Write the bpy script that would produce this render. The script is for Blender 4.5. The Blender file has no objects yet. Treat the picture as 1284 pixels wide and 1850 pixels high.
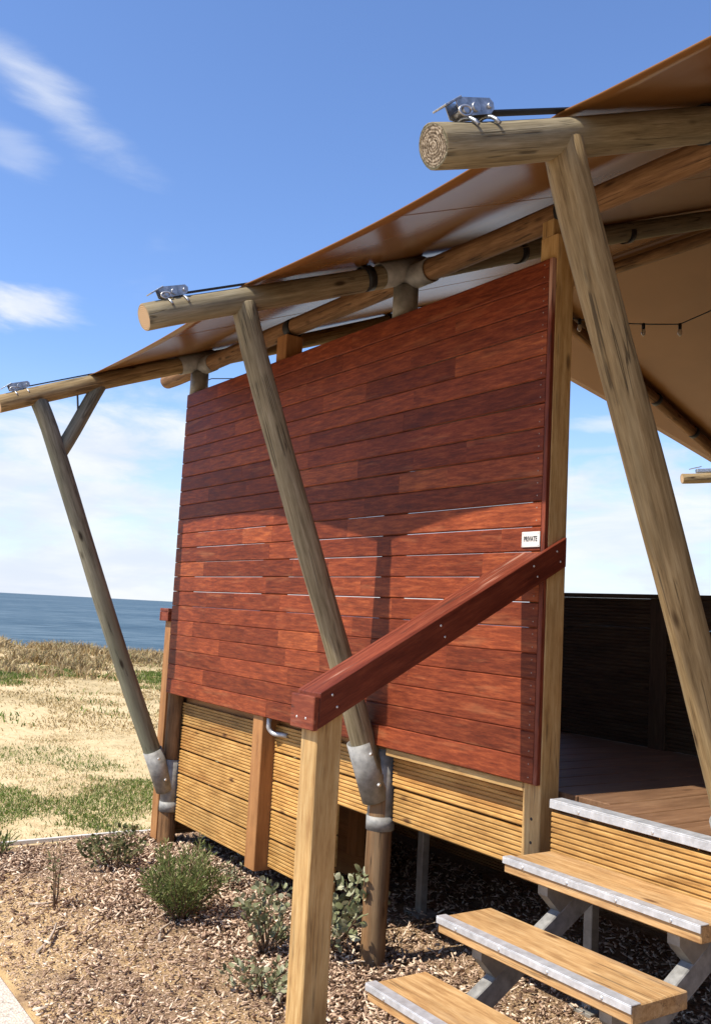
import bpy, bmesh, math, random
import numpy as np
from mathutils import Matrix, Vector

# ------------------------------------------------------------------ camera, sky, sun, exposure
scene = bpy.context.scene
COL = scene.collection
R_ = Vector((0.56437678, 0.82382686, 0.05280299))
U_ = Vector((0.05647465, -0.1023443, 0.99314463))
D_ = Vector((-0.82358331, 0.55752574, 0.10428608))
CAM = Vector((2.3989, -2.4200, 0.5652))
cd = bpy.data.cameras.new('camera')
cd.sensor_fit = 'VERTICAL'; cd.sensor_height = 36.0; cd.lens = 36.0 * 1706.06 / 1850.0
cd.clip_start = 0.05; cd.clip_end = 60000
cam = bpy.data.objects.new('camera', cd); COL.objects.link(cam)
cam.matrix_world = Matrix(((R_.x, U_.x, -D_.x, CAM.x), (R_.y, U_.y, -D_.y, CAM.y), (R_.z, U_.z, -D_.z, CAM.z), (0, 0, 0, 1)))
scene.camera = cam

SUN_DIR = Vector((0.07, 1.0, -1.33)).normalized()        # the way the light travels
SUN_EL = math.asin(-SUN_DIR.z)
SUN_AZ = math.atan2(-SUN_DIR.x, -SUN_DIR.y)               # from +Y towards +X
sd = bpy.data.lights.new('sun', 'SUN'); sd.energy = 5.0; sd.angle = math.radians(0.53); sd.color = (1.0, 0.93, 0.82)
sun = bpy.data.objects.new('sun', sd); COL.objects.link(sun)
sun.rotation_euler = SUN_DIR.to_track_quat('-Z', 'Y').to_euler()
sun.location = (0, -10, 14)

scene.view_settings.view_transform = 'Standard'
scene.view_settings.look = 'None'
scene.view_settings.exposure = 0.48
scene.view_settings.gamma = 1.0
scene.view_settings.use_curve_mapping = False
scene.render.film_transparent = False
try:
    scene.cycles.max_bounces = 5; scene.cycles.diffuse_bounces = 3; scene.cycles.glossy_bounces = 2; scene.cycles.transmission_bounces = 3; scene.cycles.use_denoising = True
    scene.cycles.sample_clamp_indirect = 6.0
except Exception:
    pass


class NT:
    """small helper around a node tree"""
    def __init__(self, tree):
        self.t = tree; self.n = tree.nodes; self.l = tree.links
    def node(self, kind, **kw):
        nd = self.n.new(kind)
        for k, v in kw.items():
            setattr(nd, k, v)
        return nd
    def link(self, a, b):
        self.l.new(a, b)
    def val(self, sock, v):
        if isinstance(v, bpy.types.NodeSocket):
            self.l.new(v, sock)
        else:
            sock.default_value = v
    def math(self, op, a, b=0.0, c=None, clamp=False):
        nd = self.node('ShaderNodeMath', operation=op, use_clamp=clamp)
        self.val(nd.inputs[0], a); self.val(nd.inputs[1], b)
        if c is not None: self.val(nd.inputs[2], c)
        return nd.outputs[0]
    def vmath(self, op, a, b=None):
        nd = self.node('ShaderNodeVectorMath', operation=op)
        self.val(nd.inputs[0], a)
        if b is not None: self.val(nd.inputs[1], b)
        return nd
    def noise(self, vec, scale, detail=4.0, rough=0.55, dist=0.0):
        nd = self.node('ShaderNodeTexNoise')
        if vec is not None: self.l.new(vec, nd.inputs['Vector'])
        nd.inputs['Scale'].default_value = scale; nd.inputs['Detail'].default_value = detail
        nd.inputs['Roughness'].default_value = rough; nd.inputs['Distortion'].default_value = dist
        return nd.outputs['Fac']
    def ramp(self, fac, stops, interp='LINEAR'):
        nd = self.node('ShaderNodeValToRGB')
        nd.color_ramp.interpolation = interp
        el = nd.color_ramp.elements
        while len(el) < len(stops): el.new(0.5)
        for e, (p, c) in zip(el, stops):
            e.position = p
            e.color = c if len(c) == 4 else (*c, 1.0)
        self.val(nd.inputs[0], fac)
        return nd.outputs['Color']
    def mix(self, fac, a, b, mode='MIX'):
        nd = self.node('ShaderNodeMix', data_type='RGBA', blend_type=mode)
        self.val(nd.inputs[0], fac)
        for s, v in ((nd.inputs[6], a), (nd.inputs[7], b)):
            if isinstance(v, bpy.types.NodeSocket): self.l.new(v, s)
            else: s.default_value = v if len(v) == 4 else (*v, 1.0)
        return nd.outputs[2]
    def remap(self, v, a, b, c=0.0, d=1.0):
        nd = self.node('ShaderNodeMapRange'); nd.clamp = True; nd.interpolation_type = 'SMOOTHSTEP'
        self.val(nd.inputs[0], v)
        for i, x in enumerate((a, b, c, d)): nd.inputs[i + 1].default_value = x
        return nd.outputs[0]


def build_world():
    w = bpy.data.worlds.new('World'); scene.world = w; w.use_nodes = True
    T = NT(w.node_tree)
    bg = T.n['Background']
    sky = T.node('ShaderNodeTexSky', sky_type='NISHITA')
    sky.sun_disc = False; sky.sun_elevation = SUN_EL; sky.sun_rotation = SUN_AZ
    sky.altitude = 0; sky.air_density = 1.0; sky.dust_density = 0.35; sky.ozone_density = 2.6
    geo = T.node('ShaderNodeTexCoord')
    dirv = geo.outputs['Generated']
    sep = T.node('ShaderNodeSeparateXYZ'); T.link(dirv, sep.inputs[0])
    z = sep.outputs['Z']
    # clouds lie on a high sheet: direction divided by its height, so they thin out and flatten to the horizon
    zz = T.math('ADD', T.math('MAXIMUM', z, 0.0), 0.10)
    inv = T.math('DIVIDE', 1.0, zz)
    flat = T.node('ShaderNodeVectorMath', operation='SCALE'); T.link(dirv, flat.inputs[0]); T.link(inv, flat.inputs['Scale'])
    off = T.vmath('ADD', flat.outputs[0], (3.1, 1.7, 0.0)).outputs[0]
    big = T.noise(off, 0.75, 6.0, 0.56, 0.3)
    rotm = T.node('ShaderNodeMapping'); T.link(dirv, rotm.inputs['Vector'])
    rotm.inputs['Rotation'].default_value = (0.0, 0.55, 0.9); rotm.inputs['Scale'].default_value = (2.2, 2.2, 9.0)
    fine = T.noise(rotm.outputs[0], 2.4, 7.0, 0.6, 0.4)
    # low bank of bright haze and cloud along the horizon
    bm_ = T.node('ShaderNodeMapping'); T.link(dirv, bm_.inputs['Vector']); bm_.inputs['Scale'].default_value = (1.0, 1.0, 2.6); bm_.inputs['Location'].default_value = (0.35, 0.2, 0.0)
    bil = T.noise(bm_.outputs[0], 3.4, 8.0, 0.58, 0.25)
    haze = T.math('MULTIPLY', T.remap(z, 0.26, 0.0), 0.62)
    bank_h = T.math('ADD', z, T.math('MULTIPLY', T.math('SUBTRACT', bil, 0.5), 0.62))
    bank = T.math('MULTIPLY', T.remap(bank_h, 0.19, 0.10), T.remap(z, 0.30, 0.17))
    bank = T.math('MULTIPLY', bank, T.remap(T.noise(bm_.outputs[0], 7.0, 5.0, 0.6), 0.2, 0.6))
    bank = T.math('MAXIMUM', haze, T.math('MULTIPLY', bank, 0.95))
    wisps = T.remap(big, 0.60, 0.80)
    wisps = T.math('MULTIPLY', wisps, T.remap(z, 0.02, 0.2))
    wisps = T.math('MULTIPLY', wisps, 0.5)
    # the few clouds one can point at: soft blobs broken up by fine noise
    clouds = T.math('MAXIMUM', bank, wisps)
    def blob(px, py, rx, ry, ang, lo, hi, amount):
        nonlocal clouds
        v = D_ * 1706.06 + R_ * (px - 642) - U_ * (py - 925)
        c = v.normalized()
        side = Vector((0, 0, 1)).cross(c).normalized() * -1.0
        up = side.cross(c) * 1.0
        a = math.radians(ang)
        e1 = side * math.cos(a) + up * math.sin(a); e2 = side * -math.sin(a) + up * math.cos(a)
        d = T.vmath('SUBTRACT', dirv, tuple(c)).outputs[0]
        x = T.math('DIVIDE', T.vmath('DOT_PRODUCT', d, tuple(e1)).outputs['Value'], rx)
        y = T.math('DIVIDE', T.vmath('DOT_PRODUCT', d, tuple(e2)).outputs['Value'], ry)
        rr = T.math('ADD', T.math('MULTIPLY', x, x), T.math('MULTIPLY', y, y))
        rr = T.math('SQRT', rr)
        m = T.math('SUBTRACT', T.math('MULTIPLY', fine, 2.0), rr)
        m = T.math('MULTIPLY', T.remap(m, lo, hi), amount)
        clouds = T.math('MAXIMUM', clouds, m)
    blob(85, 170, 0.125, 0.030, -30, 0.0, 1.2, 0.6)
    blob(20, 260, 0.06, 0.03, -27, 0.1, 1.0, 0.3)
    blob(65, 552, 0.090, 0.034, 6, 0.1, 0.8, 0.95)
    blob(190, 810, 0.19, 0.060, 3, 0.0, 0.8, 0.95)
    blob(60, 950, 0.22, 0.06, 0, 0.0, 1.0, 0.8)
    blob(1150, 970, 0.19, 0.075, 2, 0.0, 0.8, 0.92)
    blob(1060, 815, 0.10, 0.012, 4, 0.1, 1.0, 0.6)
    blob(1150, 760, 0.12, 0.016, 4, 0.1, 0.9, 0.6)
    white = T.mix(T.remap(fine, 0.35, 0.7), (5.4, 5.9, 6.8, 1), (6.7, 6.9, 7.2, 1))
    deep = T.mix(1.0, sky.outputs[0], (1.13, 1.27, 1.56, 1), 'MULTIPLY')
    col = T.mix(clouds, deep, white)
    T.link(col, bg.inputs['Color'])
    w.cycles.sampling_method = 'MANUAL'; w.cycles.sample_map_resolution = 512
    bg.inputs['Strength'].default_value = 0.105
build_world()

# ------------------------------------------------------------------ materials
def new_mat(name):
    m = bpy.data.materials.new(name); m.use_nodes = True
    T = NT(m.node_tree)
    return m, T, T.n['Principled BSDF'], T.n['Material Output']

def setp(b, T, **kw):
    names = {'color': 'Base Color', 'rough': 'Roughness', 'metal': 'Metallic', 'spec': 'Specular IOR Level', 'coat': 'Coat Weight', 'coatr': 'Coat Roughness', 'normal': 'Normal', 'sheen': 'Sheen Weight'}
    for k, v in kw.items():
        s = b.inputs[names[k]]
        if isinstance(v, bpy.types.NodeSocket): T.link(v, s)
        else: s.default_value = v if not isinstance(v, tuple) or len(v) == 4 else (*v, 1.0)

def bump(T, height, strength=0.3, dist=0.002):
    b = T.node('ShaderNodeBump'); b.inputs['Strength'].default_value = strength; b.inputs['Distance'].default_value = dist
    T.link(height, b.inputs['Height']); return b.outputs[0]

def wood_coords(T, stretch=9.0):
    tc = T.node('ShaderNodeTexCoord'); oi = T.node('ShaderNodeObjectInfo')
    sh = T.node('ShaderNodeVectorMath', operation='SCALE'); sh.inputs[0].default_value = (37.0, 91.0, 53.0)
    T.link(oi.outputs['Random'], sh.inputs['Scale'])
    mp = T.node('ShaderNodeMapping'); mp.inputs['Scale'].default_value = (1.0 / stretch, 1.0, 1.0)
    T.link(tc.outputs['Object'], mp.inputs['Vector'])
    v = T.vmath('ADD', mp.outputs[0], sh.outputs[0]).outputs[0]
    return v, oi.outputs['Random'], tc.outputs['Object'], sh.outputs[0]

def wood_mat(name, cols, rough=0.6, grain=60, tone=0.25, knots=0.0, stretch=9.0, spec=0.35, stain=None, bumpk=0.25, rand_ramp=None, cracks=0.0):
    """cols = dark, mid, light of the grain; grain runs along local X; tone = how much single pieces differ"""
    m, T, b, out = new_mat(name)
    v, rnd, obj, sh = wood_coords(T, stretch)
    warp = T.noise(v, 7.0, 3.0)
    wv = T.vmath('ADD', v, None)
    sc = T.node('ShaderNodeVectorMath', operation='SCALE'); sc.inputs['Scale'].default_value = 0.06
    cmb = T.node('ShaderNodeCombineXYZ'); T.link(warp, cmb.inputs[1]); T.link(warp, cmb.inputs[2]); T.link(cmb.outputs[0], sc.inputs[0])
    T.link(sc.outputs[0], wv.inputs[1])
    g1 = T.noise(wv.outputs[0], grain, 3.5, 0.68)
    g2 = T.noise(v, grain * 4.5, 3.0, 0.7)
    g = T.math('ADD', T.math('MULTIPLY', g1, 0.72), T.math('MULTIPLY', g2, 0.28))
    c = T.ramp(g, [(0.30, cols[0]), (0.50, cols[1]), (0.70, cols[2])])
    if rand_ramp:
        tint = T.ramp(rnd, rand_ramp)
        c = T.mix(1.0, c, tint, 'MULTIPLY')
    patch = T.noise(T.vmath('ADD', obj, sh).outputs[0], 3.5, 2.5, 0.6)
    k = T.math('ADD', T.math('MULTIPLY', T.math('SUBTRACT', patch, 0.5), 0.7), 1.0)
    k = T.math('ADD', k, T.math('MULTIPLY', T.math('SUBTRACT', rnd, 0.5), tone))
    kc = T.node('ShaderNodeCombineColor')
    for i in range(3): T.link(k, kc.inputs[i])
    c = T.mix(1.0, c, kc.outputs[0], 'MULTIPLY')
    if stain:
        st = T.remap(T.noise(T.vmath('ADD', v, (5, 8, 2)).outputs[0], stain[0], 4.0, 0.6), stain[1], stain[2])
        c = T.mix(T.math('MULTIPLY', st, stain[4]), c, stain[3])
    if knots:
        vo = T.node('ShaderNodeTexVoronoi'); vo.inputs['Scale'].default_value = 6.5
        kv = T.vmath('ADD', obj, sh).outputs[0]
        mp = T.node('ShaderNodeMapping'); mp.inputs['Scale'].default_value = (0.55, 1.6, 1.6); T.link(kv, mp.inputs['Vector'])
        T.link(mp.outputs[0], vo.inputs['Vector'])
        kn = T.remap(vo.outputs['Distance'], 0.16, 0.05)
        c = T.mix(T.math('MULTIPLY', kn, knots), c, (cols[0][0] * 0.35, cols[0][1] * 0.28, cols[0][2] * 0.25))
    hgt = g
    if cracks:
        cm = T.node('ShaderNodeMapping'); cm.inputs['Scale'].default_value = (1.0 / 40, 1.0, 1.0); T.link(obj, cm.inputs['Vector'])
        cv = T.vmath('ADD', cm.outputs[0], sh).outputs[0]
        cn = T.noise(cv, 17.0, 3.0, 0.6)
        line = T.remap(T.math('ABSOLUTE', T.math('SUBTRACT', cn, 0.5)), 0.013, 0.002)
        line = T.math('MULTIPLY', line, T.remap(T.noise(T.vmath('ADD', obj, sh).outputs[0], 6.0, 2.0), 0.44, 0.56))
        c = T.mix(T.math('MULTIPLY', line, cracks), c, (0.018, 0.013, 0.009))
        hgt = T.math('SUBTRACT', g, T.math('MULTIPLY', line, 1.2))
    setp(b, T, color=c, spec=spec)
    rr = T.math('ADD', T.math('MULTIPLY', g, 0.25), rough - 0.12)
    setp(b, T, rough=rr, normal=bump(T, hgt, bumpk, 0.0015))
    return m

M = {}
M['merbau'] = wood_mat('merbau', [(0.078, 0.0155, 0.0070), (0.185, 0.038, 0.0145), (0.335, 0.083, 0.028)], rough=0.52, grain=85, tone=0.12, spec=0.15, stretch=9,
    rand_ramp=[(0.0, (0.72, 0.70, 0.73)), (0.3, (0.89, 0.87, 0.88)), (0.55, (1.0, 0.99, 0.99)), (0.85, (1.08, 1.11, 1.08)), (1.0, (1.25, 1.45, 1.30))],
    stain=(26, 0.56, 0.74, (0.42, 0.165, 0.070), 0.32), bumpk=0.2)
M['merbau_worn'] = wood_mat('merbau_worn', [(0.090, 0.017, 0.008), (0.165, 0.033, 0.014), (0.26, 0.068, 0.030)], rough=0.55, grain=70, tone=0.15, spec=0.25, cracks=0.6,
    stain=(14, 0.56, 0.72, (0.56, 0.33, 0.23), 0.75))
M['merbau_rail'] = wood_mat('merbau_rail', [(0.070, 0.012, 0.006), (0.125, 0.023, 0.010), (0.19, 0.042, 0.017)], rough=0.5, grain=60, tone=0.1, spec=0.25)
M['pine'] = wood_mat('pine', [(0.25, 0.125, 0.038), (0.42, 0.255, 0.095), (0.54, 0.37, 0.165)], rough=0.62, grain=44, tone=0.15, knots=0.75, stain=(5, 0.56, 0.74, (0.30, 0.17, 0.065), 0.6), cracks=0.45)
M['tread_pine'] = wood_mat('tread_pine', [(0.24, 0.115, 0.040), (0.46, 0.27, 0.11), (0.64, 0.43, 0.21)], rough=0.62, grain=52, tone=0.12, knots=0.9, stain=(9, 0.50, 0.68, (0.30, 0.20, 0.12), 0.7), cracks=0.5)
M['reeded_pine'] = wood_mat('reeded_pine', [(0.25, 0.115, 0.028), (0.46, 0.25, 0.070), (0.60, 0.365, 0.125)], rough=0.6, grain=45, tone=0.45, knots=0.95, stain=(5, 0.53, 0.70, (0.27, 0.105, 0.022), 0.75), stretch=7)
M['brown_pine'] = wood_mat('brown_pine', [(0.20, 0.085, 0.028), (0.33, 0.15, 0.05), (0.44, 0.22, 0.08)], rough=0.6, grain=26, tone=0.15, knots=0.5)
M['shaded_boards'] = wood_mat('shaded_boards', [(0.030, 0.017, 0.008), (0.062, 0.036, 0.018), (0.10, 0.062, 0.032)], rough=0.7, grain=30, tone=0.3, knots=0.6, spec=0.15)  # deep shade of the deck interior put into the low wall's board colour
M['deck_board'] = wood_mat('deck_board', [(0.115, 0.058, 0.028), (0.18, 0.095, 0.048), (0.26, 0.15, 0.08)], rough=0.6, grain=34, tone=0.25, knots=0.5, spec=0.25)
M['log'] = wood_mat('log', [(0.105, 0.080, 0.044), (0.225, 0.180, 0.105), (0.335, 0.280, 0.180)], rough=0.78, grain=70, tone=0.12, knots=0.9, stretch=18, spec=0.15,
    stain=(7, 0.47, 0.68, (0.25, 0.235, 0.155), 0.6), bumpk=0.9, cracks=0.6)
M['log_grey'] = wood_mat('log_grey', [(0.090, 0.080, 0.055), (0.195, 0.180, 0.128), (0.295, 0.275, 0.205)], rough=0.8, grain=66, tone=0.1, knots=0.9, stretch=16, spec=0.15,
    stain=(6, 0.48, 0.68, (0.20, 0.21, 0.14), 0.6), bumpk=0.9, cracks=0.55)
M['log_warm'] = wood_mat('log_warm', [(0.115, 0.070, 0.028), (0.265, 0.180, 0.083), (0.39, 0.285, 0.145)], rough=0.74, grain=66, tone=0.1, knots=0.9, stretch=17, spec=0.15, bumpk=0.9,
    stain=(7, 0.50, 0.70, (0.20, 0.185, 0.115), 0.6), cracks=0.65)
M['log_brown'] = wood_mat('log_brown', [(0.085, 0.042, 0.018), (0.20, 0.105, 0.045), (0.31, 0.18, 0.085)], rough=0.72, grain=48, tone=0.1, knots=0.85, stretch=12, spec=0.18, bumpk=0.7, cracks=0.7,
    stain=(6, 0.52, 0.70, (0.20, 0.16, 0.10), 0.5))

def end_grain(name, cols, rough_cut):
    m, T, b, out = new_mat(name)
    tc = T.node('ShaderNodeTexCoord')
    sep = T.node('ShaderNodeSeparateXYZ'); T.link(tc.outputs['Object'], sep.inputs[0])
    n = T.noise(tc.outputs['Object'], 40, 4.0)
    rr = T.math('SQRT', T.math('ADD', T.math('MULTIPLY', sep.outputs[1], sep.outputs[1]), T.math('MULTIPLY', sep.outputs[2], sep.outputs[2])))
    w = T.math('SINE', T.math('ADD', T.math('MULTIPLY', rr, 900.0), T.math('MULTIPLY', n, 9.0 if rough_cut else 3.0)))
    w = T.math('ADD', T.math('MULTIPLY', w, 0.5), 0.5)
    s = T.noise(tc.outputs['Object'], 120 if rough_cut else 190, 4.0, 0.75, 0.8 if rough_cut else 0.0)
    f = T.math('ADD', T.math('MULTIPLY', w, 0.12 if rough_cut else 0.45), T.math('MULTIPLY', s, 0.88 if rough_cut else 0.55))
    c = T.ramp(f, [(0.34, cols[0]), (0.5, cols[1]), (0.62, cols[2])])
    c = T.mix(T.math('MULTIPLY', T.remap(T.math('ADD', rr, T.math('MULTIPLY', T.math('SUBTRACT', n, 0.5), 0.02)), 0.040, 0.049), 0.8 if rough_cut else 0.35), c, (0.13, 0.125, 0.075))
    setp(b, T, color=c, rough=0.85, spec=0.15, normal=bump(T, f, 0.9, 0.004 if rough_cut else 0.001))
    return m
M['end_rough'] = end_grain('end_rough', [(0.045, 0.032, 0.02), (0.20, 0.15, 0.095), (0.52, 0.43, 0.31)], True)
M['end_clean'] = end_grain('end_clean', [(0.34, 0.20, 0.095), (0.50, 0.32, 0.17), (0.62, 0.44, 0.26)], False)

def metal_mat(name, col, rough, metal=0.85, var=0.25, scale=30):
    m, T, b, out = new_mat(name)
    tc = T.node('ShaderNodeTexCoord')
    n = T.noise(tc.outputs['Object'], scale, 5.0, 0.65)
    k = T.ramp(n, [(0.3, tuple(x * (1 - var) for x in col)), (0.7, tuple(min(1, x * (1 + var * 0.6)) for x in col))])
    setp(b, T, color=k, metal=metal, rough=T.math('ADD', T.math('MULTIPLY', n, 0.25), rough - 0.12))
    return m
M['galv'] = metal_mat('galvanised', (0.275, 0.268, 0.245), 0.62, 0.25, 0.4, 26)
M['steel_dull'] = metal_mat('steel_dull', (0.30, 0.28, 0.24), 0.6, 0.4, 0.35, 16)
M['alu'] = metal_mat('aluminium', (0.56, 0.565, 0.57), 0.5, 0.5, 0.28, 26)
M['zinc'] = metal_mat('zinc', (0.46, 0.47, 0.475), 0.42, 0.75, 0.5, 70)
M['screw'] = metal_mat('screw', (0.62, 0.60, 0.57), 0.4, 0.8, 0.2, 90)

def plain(name, col, rough=0.6, spec=0.4, var=0.15, scale=20):
    m, T, b, out = new_mat(name)
    tc = T.node('ShaderNodeTexCoord'); n = T.noise(tc.outputs['Object'], scale, 4.0)
    c = T.ramp(n, [(0.3, tuple(x * (1 - var) for x in col)), (0.7, tuple(min(1, x * (1 + var)) for x in col))])
    setp(b, T, color=c, rough=rough, spec=spec)
    return m
M['black'] = plain('black_rubber', (0.012, 0.012, 0.012), 0.55)
M['webbing'] = plain('webbing', (0.03, 0.03, 0.032), 0.7)
M['cord'] = plain('cord', (0.65, 0.63, 0.58), 0.8)
M['plate'] = plain('plate', (0.62, 0.59, 0.54), 0.45, 0.4, 0.08, 40)
M['ink'] = plain('ink', (0.03, 0.03, 0.03), 0.6)
M['white_paint'] = plain('white_paint', (0.75, 0.75, 0.73), 0.5, 0.4, 0.05)
M['bulb'] = plain('bulb', (0.62, 0.52, 0.36), 0.15, 0.7, 0.05)

def canvas_mat():
    m, T, b, out = new_mat('canvas')
    tc = T.node('ShaderNodeTexCoord')
    n = T.noise(tc.outputs['Object'], 1.3, 5.0, 0.6)
    c = T.ramp(n, [(0.3, (0.20, 0.088, 0.025)), (0.7, (0.24, 0.110, 0.034))])
    mp = T.node('ShaderNodeMapping'); mp.inputs['Scale'].default_value = (0.8, 2.2, 2.2); mp.inputs['Rotation'].default_value = (0, 0, 0.45)
    T.link(tc.outputs['Object'], mp.inputs['Vector'])
    wr = T.noise(mp.outputs[0], 1.6, 4.0, 0.5, 0.6)
    nm = bump(T, wr, 0.07, 0.04)
    setp(b, T, color=c, rough=0.27, spec=0.24, normal=nm)
    tr = T.node('ShaderNodeBsdfTranslucent')
    T.link(T.mix(1.0, c, (1.5, 1.25, 0.95, 1), 'MULTIPLY'), tr.inputs['Color'])
    mx = T.node('ShaderNodeMixShader'); mx.inputs[0].default_value = 0.06
    T.link(b.outputs[0], mx.inputs[1]); T.link(tr.outputs[0], mx.inputs[2]); T.link(mx.outputs[0], out.inputs['Surface'])
    return m
M['canvas'] = canvas_mat()

def island_mat(name, stops, rough=0.8, trans=0.0, spec=0.2):
    m, T, b, out = new_mat(name)
    g = T.node('ShaderNodeNewGeometry')
    c = T.ramp(g.outputs['Random Per Island'], stops)
    tc = T.node('ShaderNodeTexCoord')
    n = T.noise(tc.outputs['Object'], 60, 3.0)
    c = T.mix(1.0, c, T.ramp(n, [(0.3, (0.75, 0.75, 0.75)), (0.7, (1.2, 1.2, 1.2))]), 'MULTIPLY')
    setp(b, T, color=c, rough=rough, spec=spec)
    if trans:
        tr = T.node('ShaderNodeBsdfTranslucent'); T.link(c, tr.inputs['Color'])
        mx = T.node('ShaderNodeMixShader'); mx.inputs[0].default_value = trans
        T.link(b.outputs[0], mx.inputs[1]); T.link(tr.outputs[0], mx.inputs[2]); T.link(mx.outputs[0], out.inputs['Surface'])
    return m
M['chip'] = island_mat('chip', [(0.0, (0.06, 0.033, 0.021)), (0.22, (0.20, 0.12, 0.076)), (0.47, (0.40, 0.265, 0.175)), (0.77, (0.62, 0.455, 0.315)), (1.0, (0.82, 0.67, 0.50))])
M['lawn'] = island_mat('lawn', [(0.0, (0.060, 0.105, 0.015)), (0.5, (0.115, 0.175, 0.030)), (0.82, (0.21, 0.26, 0.060)), (1.0, (0.60, 0.50, 0.28))], trans=0.25)
M['straw'] = island_mat('straw', [(0.0, (0.26, 0.185, 0.075)), (0.5, (0.46, 0.35, 0.17)), (1.0, (0.62, 0.50, 0.28))], trans=0.2)
M['dune'] = island_mat('dune_blade', [(0.0, (0.22, 0.15, 0.07)), (0.4, (0.40, 0.29, 0.14)), (0.75, (0.56, 0.43, 0.24)), (1.0, (0.30, 0.28, 0.11))], trans=0.2)
M['leaf_feather'] = island_mat('leaf_feather', [(0.0, (0.07, 0.10, 0.026)), (0.5, (0.16, 0.195, 0.058)), (1.0, (0.30, 0.32, 0.125))], trans=0.25)
M['leaf_dark'] = island_mat('leaf_dark', [(0.0, (0.06, 0.075, 0.030)), (0.6, (0.135, 0.145, 0.058)), (1.0, (0.30, 0.26, 0.13))], trans=0.2)
M['leaf_silver'] = island_mat('leaf_silver', [(0.0, (0.12, 0.135, 0.058)), (0.5, (0.235, 0.245, 0.125)), (1.0, (0.42, 0.41, 0.26))], rough=0.5, trans=0.15, spec=0.4)
M['stem'] = plain('stem', (0.16, 0.10, 0.06), 0.8, 0.2, 0.3)

def ground_mat():
    m, T, b, out = new_mat('ground')
    tc = T.node('ShaderNodeTexCoord'); p = tc.outputs['Object']
    sep = T.node('ShaderNodeSeparateXYZ'); T.link(p, sep.inputs[0])
    n1 = T.noise(p, 0.55, 6.0, 0.62); n2 = T.noise(p, 9.0, 5.0, 0.65); n3 = T.noise(p, 55.0, 4.0, 0.7)
    sand = T.ramp(n2, [(0.25, (0.44, 0.32, 0.16)), (0.5, (0.64, 0.49, 0.27)), (0.75, (0.74, 0.59, 0.36))])
    litter = T.ramp(n3, [(0.3, (0.24, 0.18, 0.08)), (0.7, (0.56, 0.44, 0.24))])
    lawn = T.mix(T.remap(T.math('ADD', T.math('MULTIPLY', n1, 0.6), T.math('MULTIPLY', n2, 0.4)), 0.50, 0.64), sand, litter)
    mulch_col = T.ramp(n3, [(0.3, (0.13, 0.08, 0.048)), (0.55, (0.30, 0.20, 0.12)), (0.75, (0.50, 0.37, 0.23))])
    sandp = T.remap(T.math('ADD', T.noise(p, 1.5, 5.0, 0.6), 0.0), 0.46, 0.56)
    near = T.remap(sep.outputs[1], -0.40, -0.95)
    sandmask = T.math('MULTIPLY', sandp, T.math('ADD', T.math('MULTIPLY', near, 0.8), 0.2))
    warm = T.ramp(n2, [(0.25, (0.44, 0.29, 0.135)), (0.7, (0.60, 0.43, 0.225))])
    mulch = T.mix(sandmask, mulch_col, warm)
    bed = T.remap(sep.outputs[0], -3.53, -3.47)
    c = T.mix(bed, lawn, mulch)
    setp(b, T, color=c, rough=0.95, spec=0.1, normal=bump(T, T.math('ADD', T.math('MULTIPLY', n2, 0.6), T.math('MULTIPLY', n3, 0.4)), 0.8, 0.03))
    return m
M['ground'] = ground_mat()

def concrete_mat():
    m, T, b, out = new_mat('aggregate')
    tc = T.node('ShaderNodeTexCoord'); p = tc.outputs['Object']
    vo = T.node('ShaderNodeTexVoronoi'); vo.inputs['Scale'].default_value = 110.0; T.link(p, vo.inputs['Vector'])
    c = T.mix(0.6, vo.outputs['Color'], (0.5, 0.5, 0.5, 1), 'MIX')
    hs = T.node('ShaderNodeHueSaturation'); hs.inputs['Saturation'].default_value = 0.12; T.link(c, hs.inputs['Color'])
    c = T.mix(1.0, hs.outputs[0], (0.98, 0.84, 0.68, 1), 'MULTIPLY')
    setp(b, T, color=c, rough=0.9, spec=0.2, normal=bump(T, vo.outputs['Distance'], 0.7, 0.004))
    return m
M['aggregate'] = concrete_mat()

def sea_mat():
    m, T, b, out = new_mat('sea')
    tc = T.node('ShaderNodeTexCoord'); p = tc.outputs['Object']
    mp = T.node('ShaderNodeMapping'); mp.inputs['Scale'].default_value = (1.0, 0.45, 1.0); T.link(p, mp.inputs['Vector'])
    n1 = T.noise(mp.outputs[0], 0.16, 6.0, 0.62); n2 = T.noise(mp.outputs[0], 0.012, 5.0, 0.6); n3 = T.noise(mp.outputs[0], 0.0016, 4.0, 0.6)
    f = T.math('ADD', T.math('ADD', T.math('MULTIPLY', n1, 0.5), T.math('MULTIPLY', n2, 0.3)), T.math('MULTIPLY', n3, 0.2))
    c = T.ramp(f, [(0.40, (0.024, 0.056, 0.076)), (0.5, (0.052, 0.095, 0.118)), (0.60, (0.12, 0.17, 0.19))])
    setp(b, T, color=c, rough=0.45, spec=0.18, normal=bump(T, n1, 1.0, 0.9))
    return m
M['sea'] = sea_mat()

# ------------------------------------------------------------------ builders
WM = {}
def link_obj(name, data, parent=None, mw=None):
    o = bpy.data.objects.new(name, data); COL.objects.link(o)
    mw = mw or Matrix.Identity(4)
    WM[o.name] = mw.copy()
    if parent is not None:
        o.parent = parent
        o.matrix_local = WM[parent.name].inverted() @ mw
    else:
        o.matrix_world = mw
    return o

def thing(name, loc, label, cat, group=None):
    o = link_obj(name, None, None, Matrix.Translation(loc))
    o.empty_display_size = 0.1
    return tag(o, label, cat, group)

def tag(o, label=None, cat=None, group=None, kind=None):
    if label: o['label'] = label
    if cat: o['category'] = cat
    if group: o['group'] = group
    if kind: o['kind'] = kind
    return o

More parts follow.
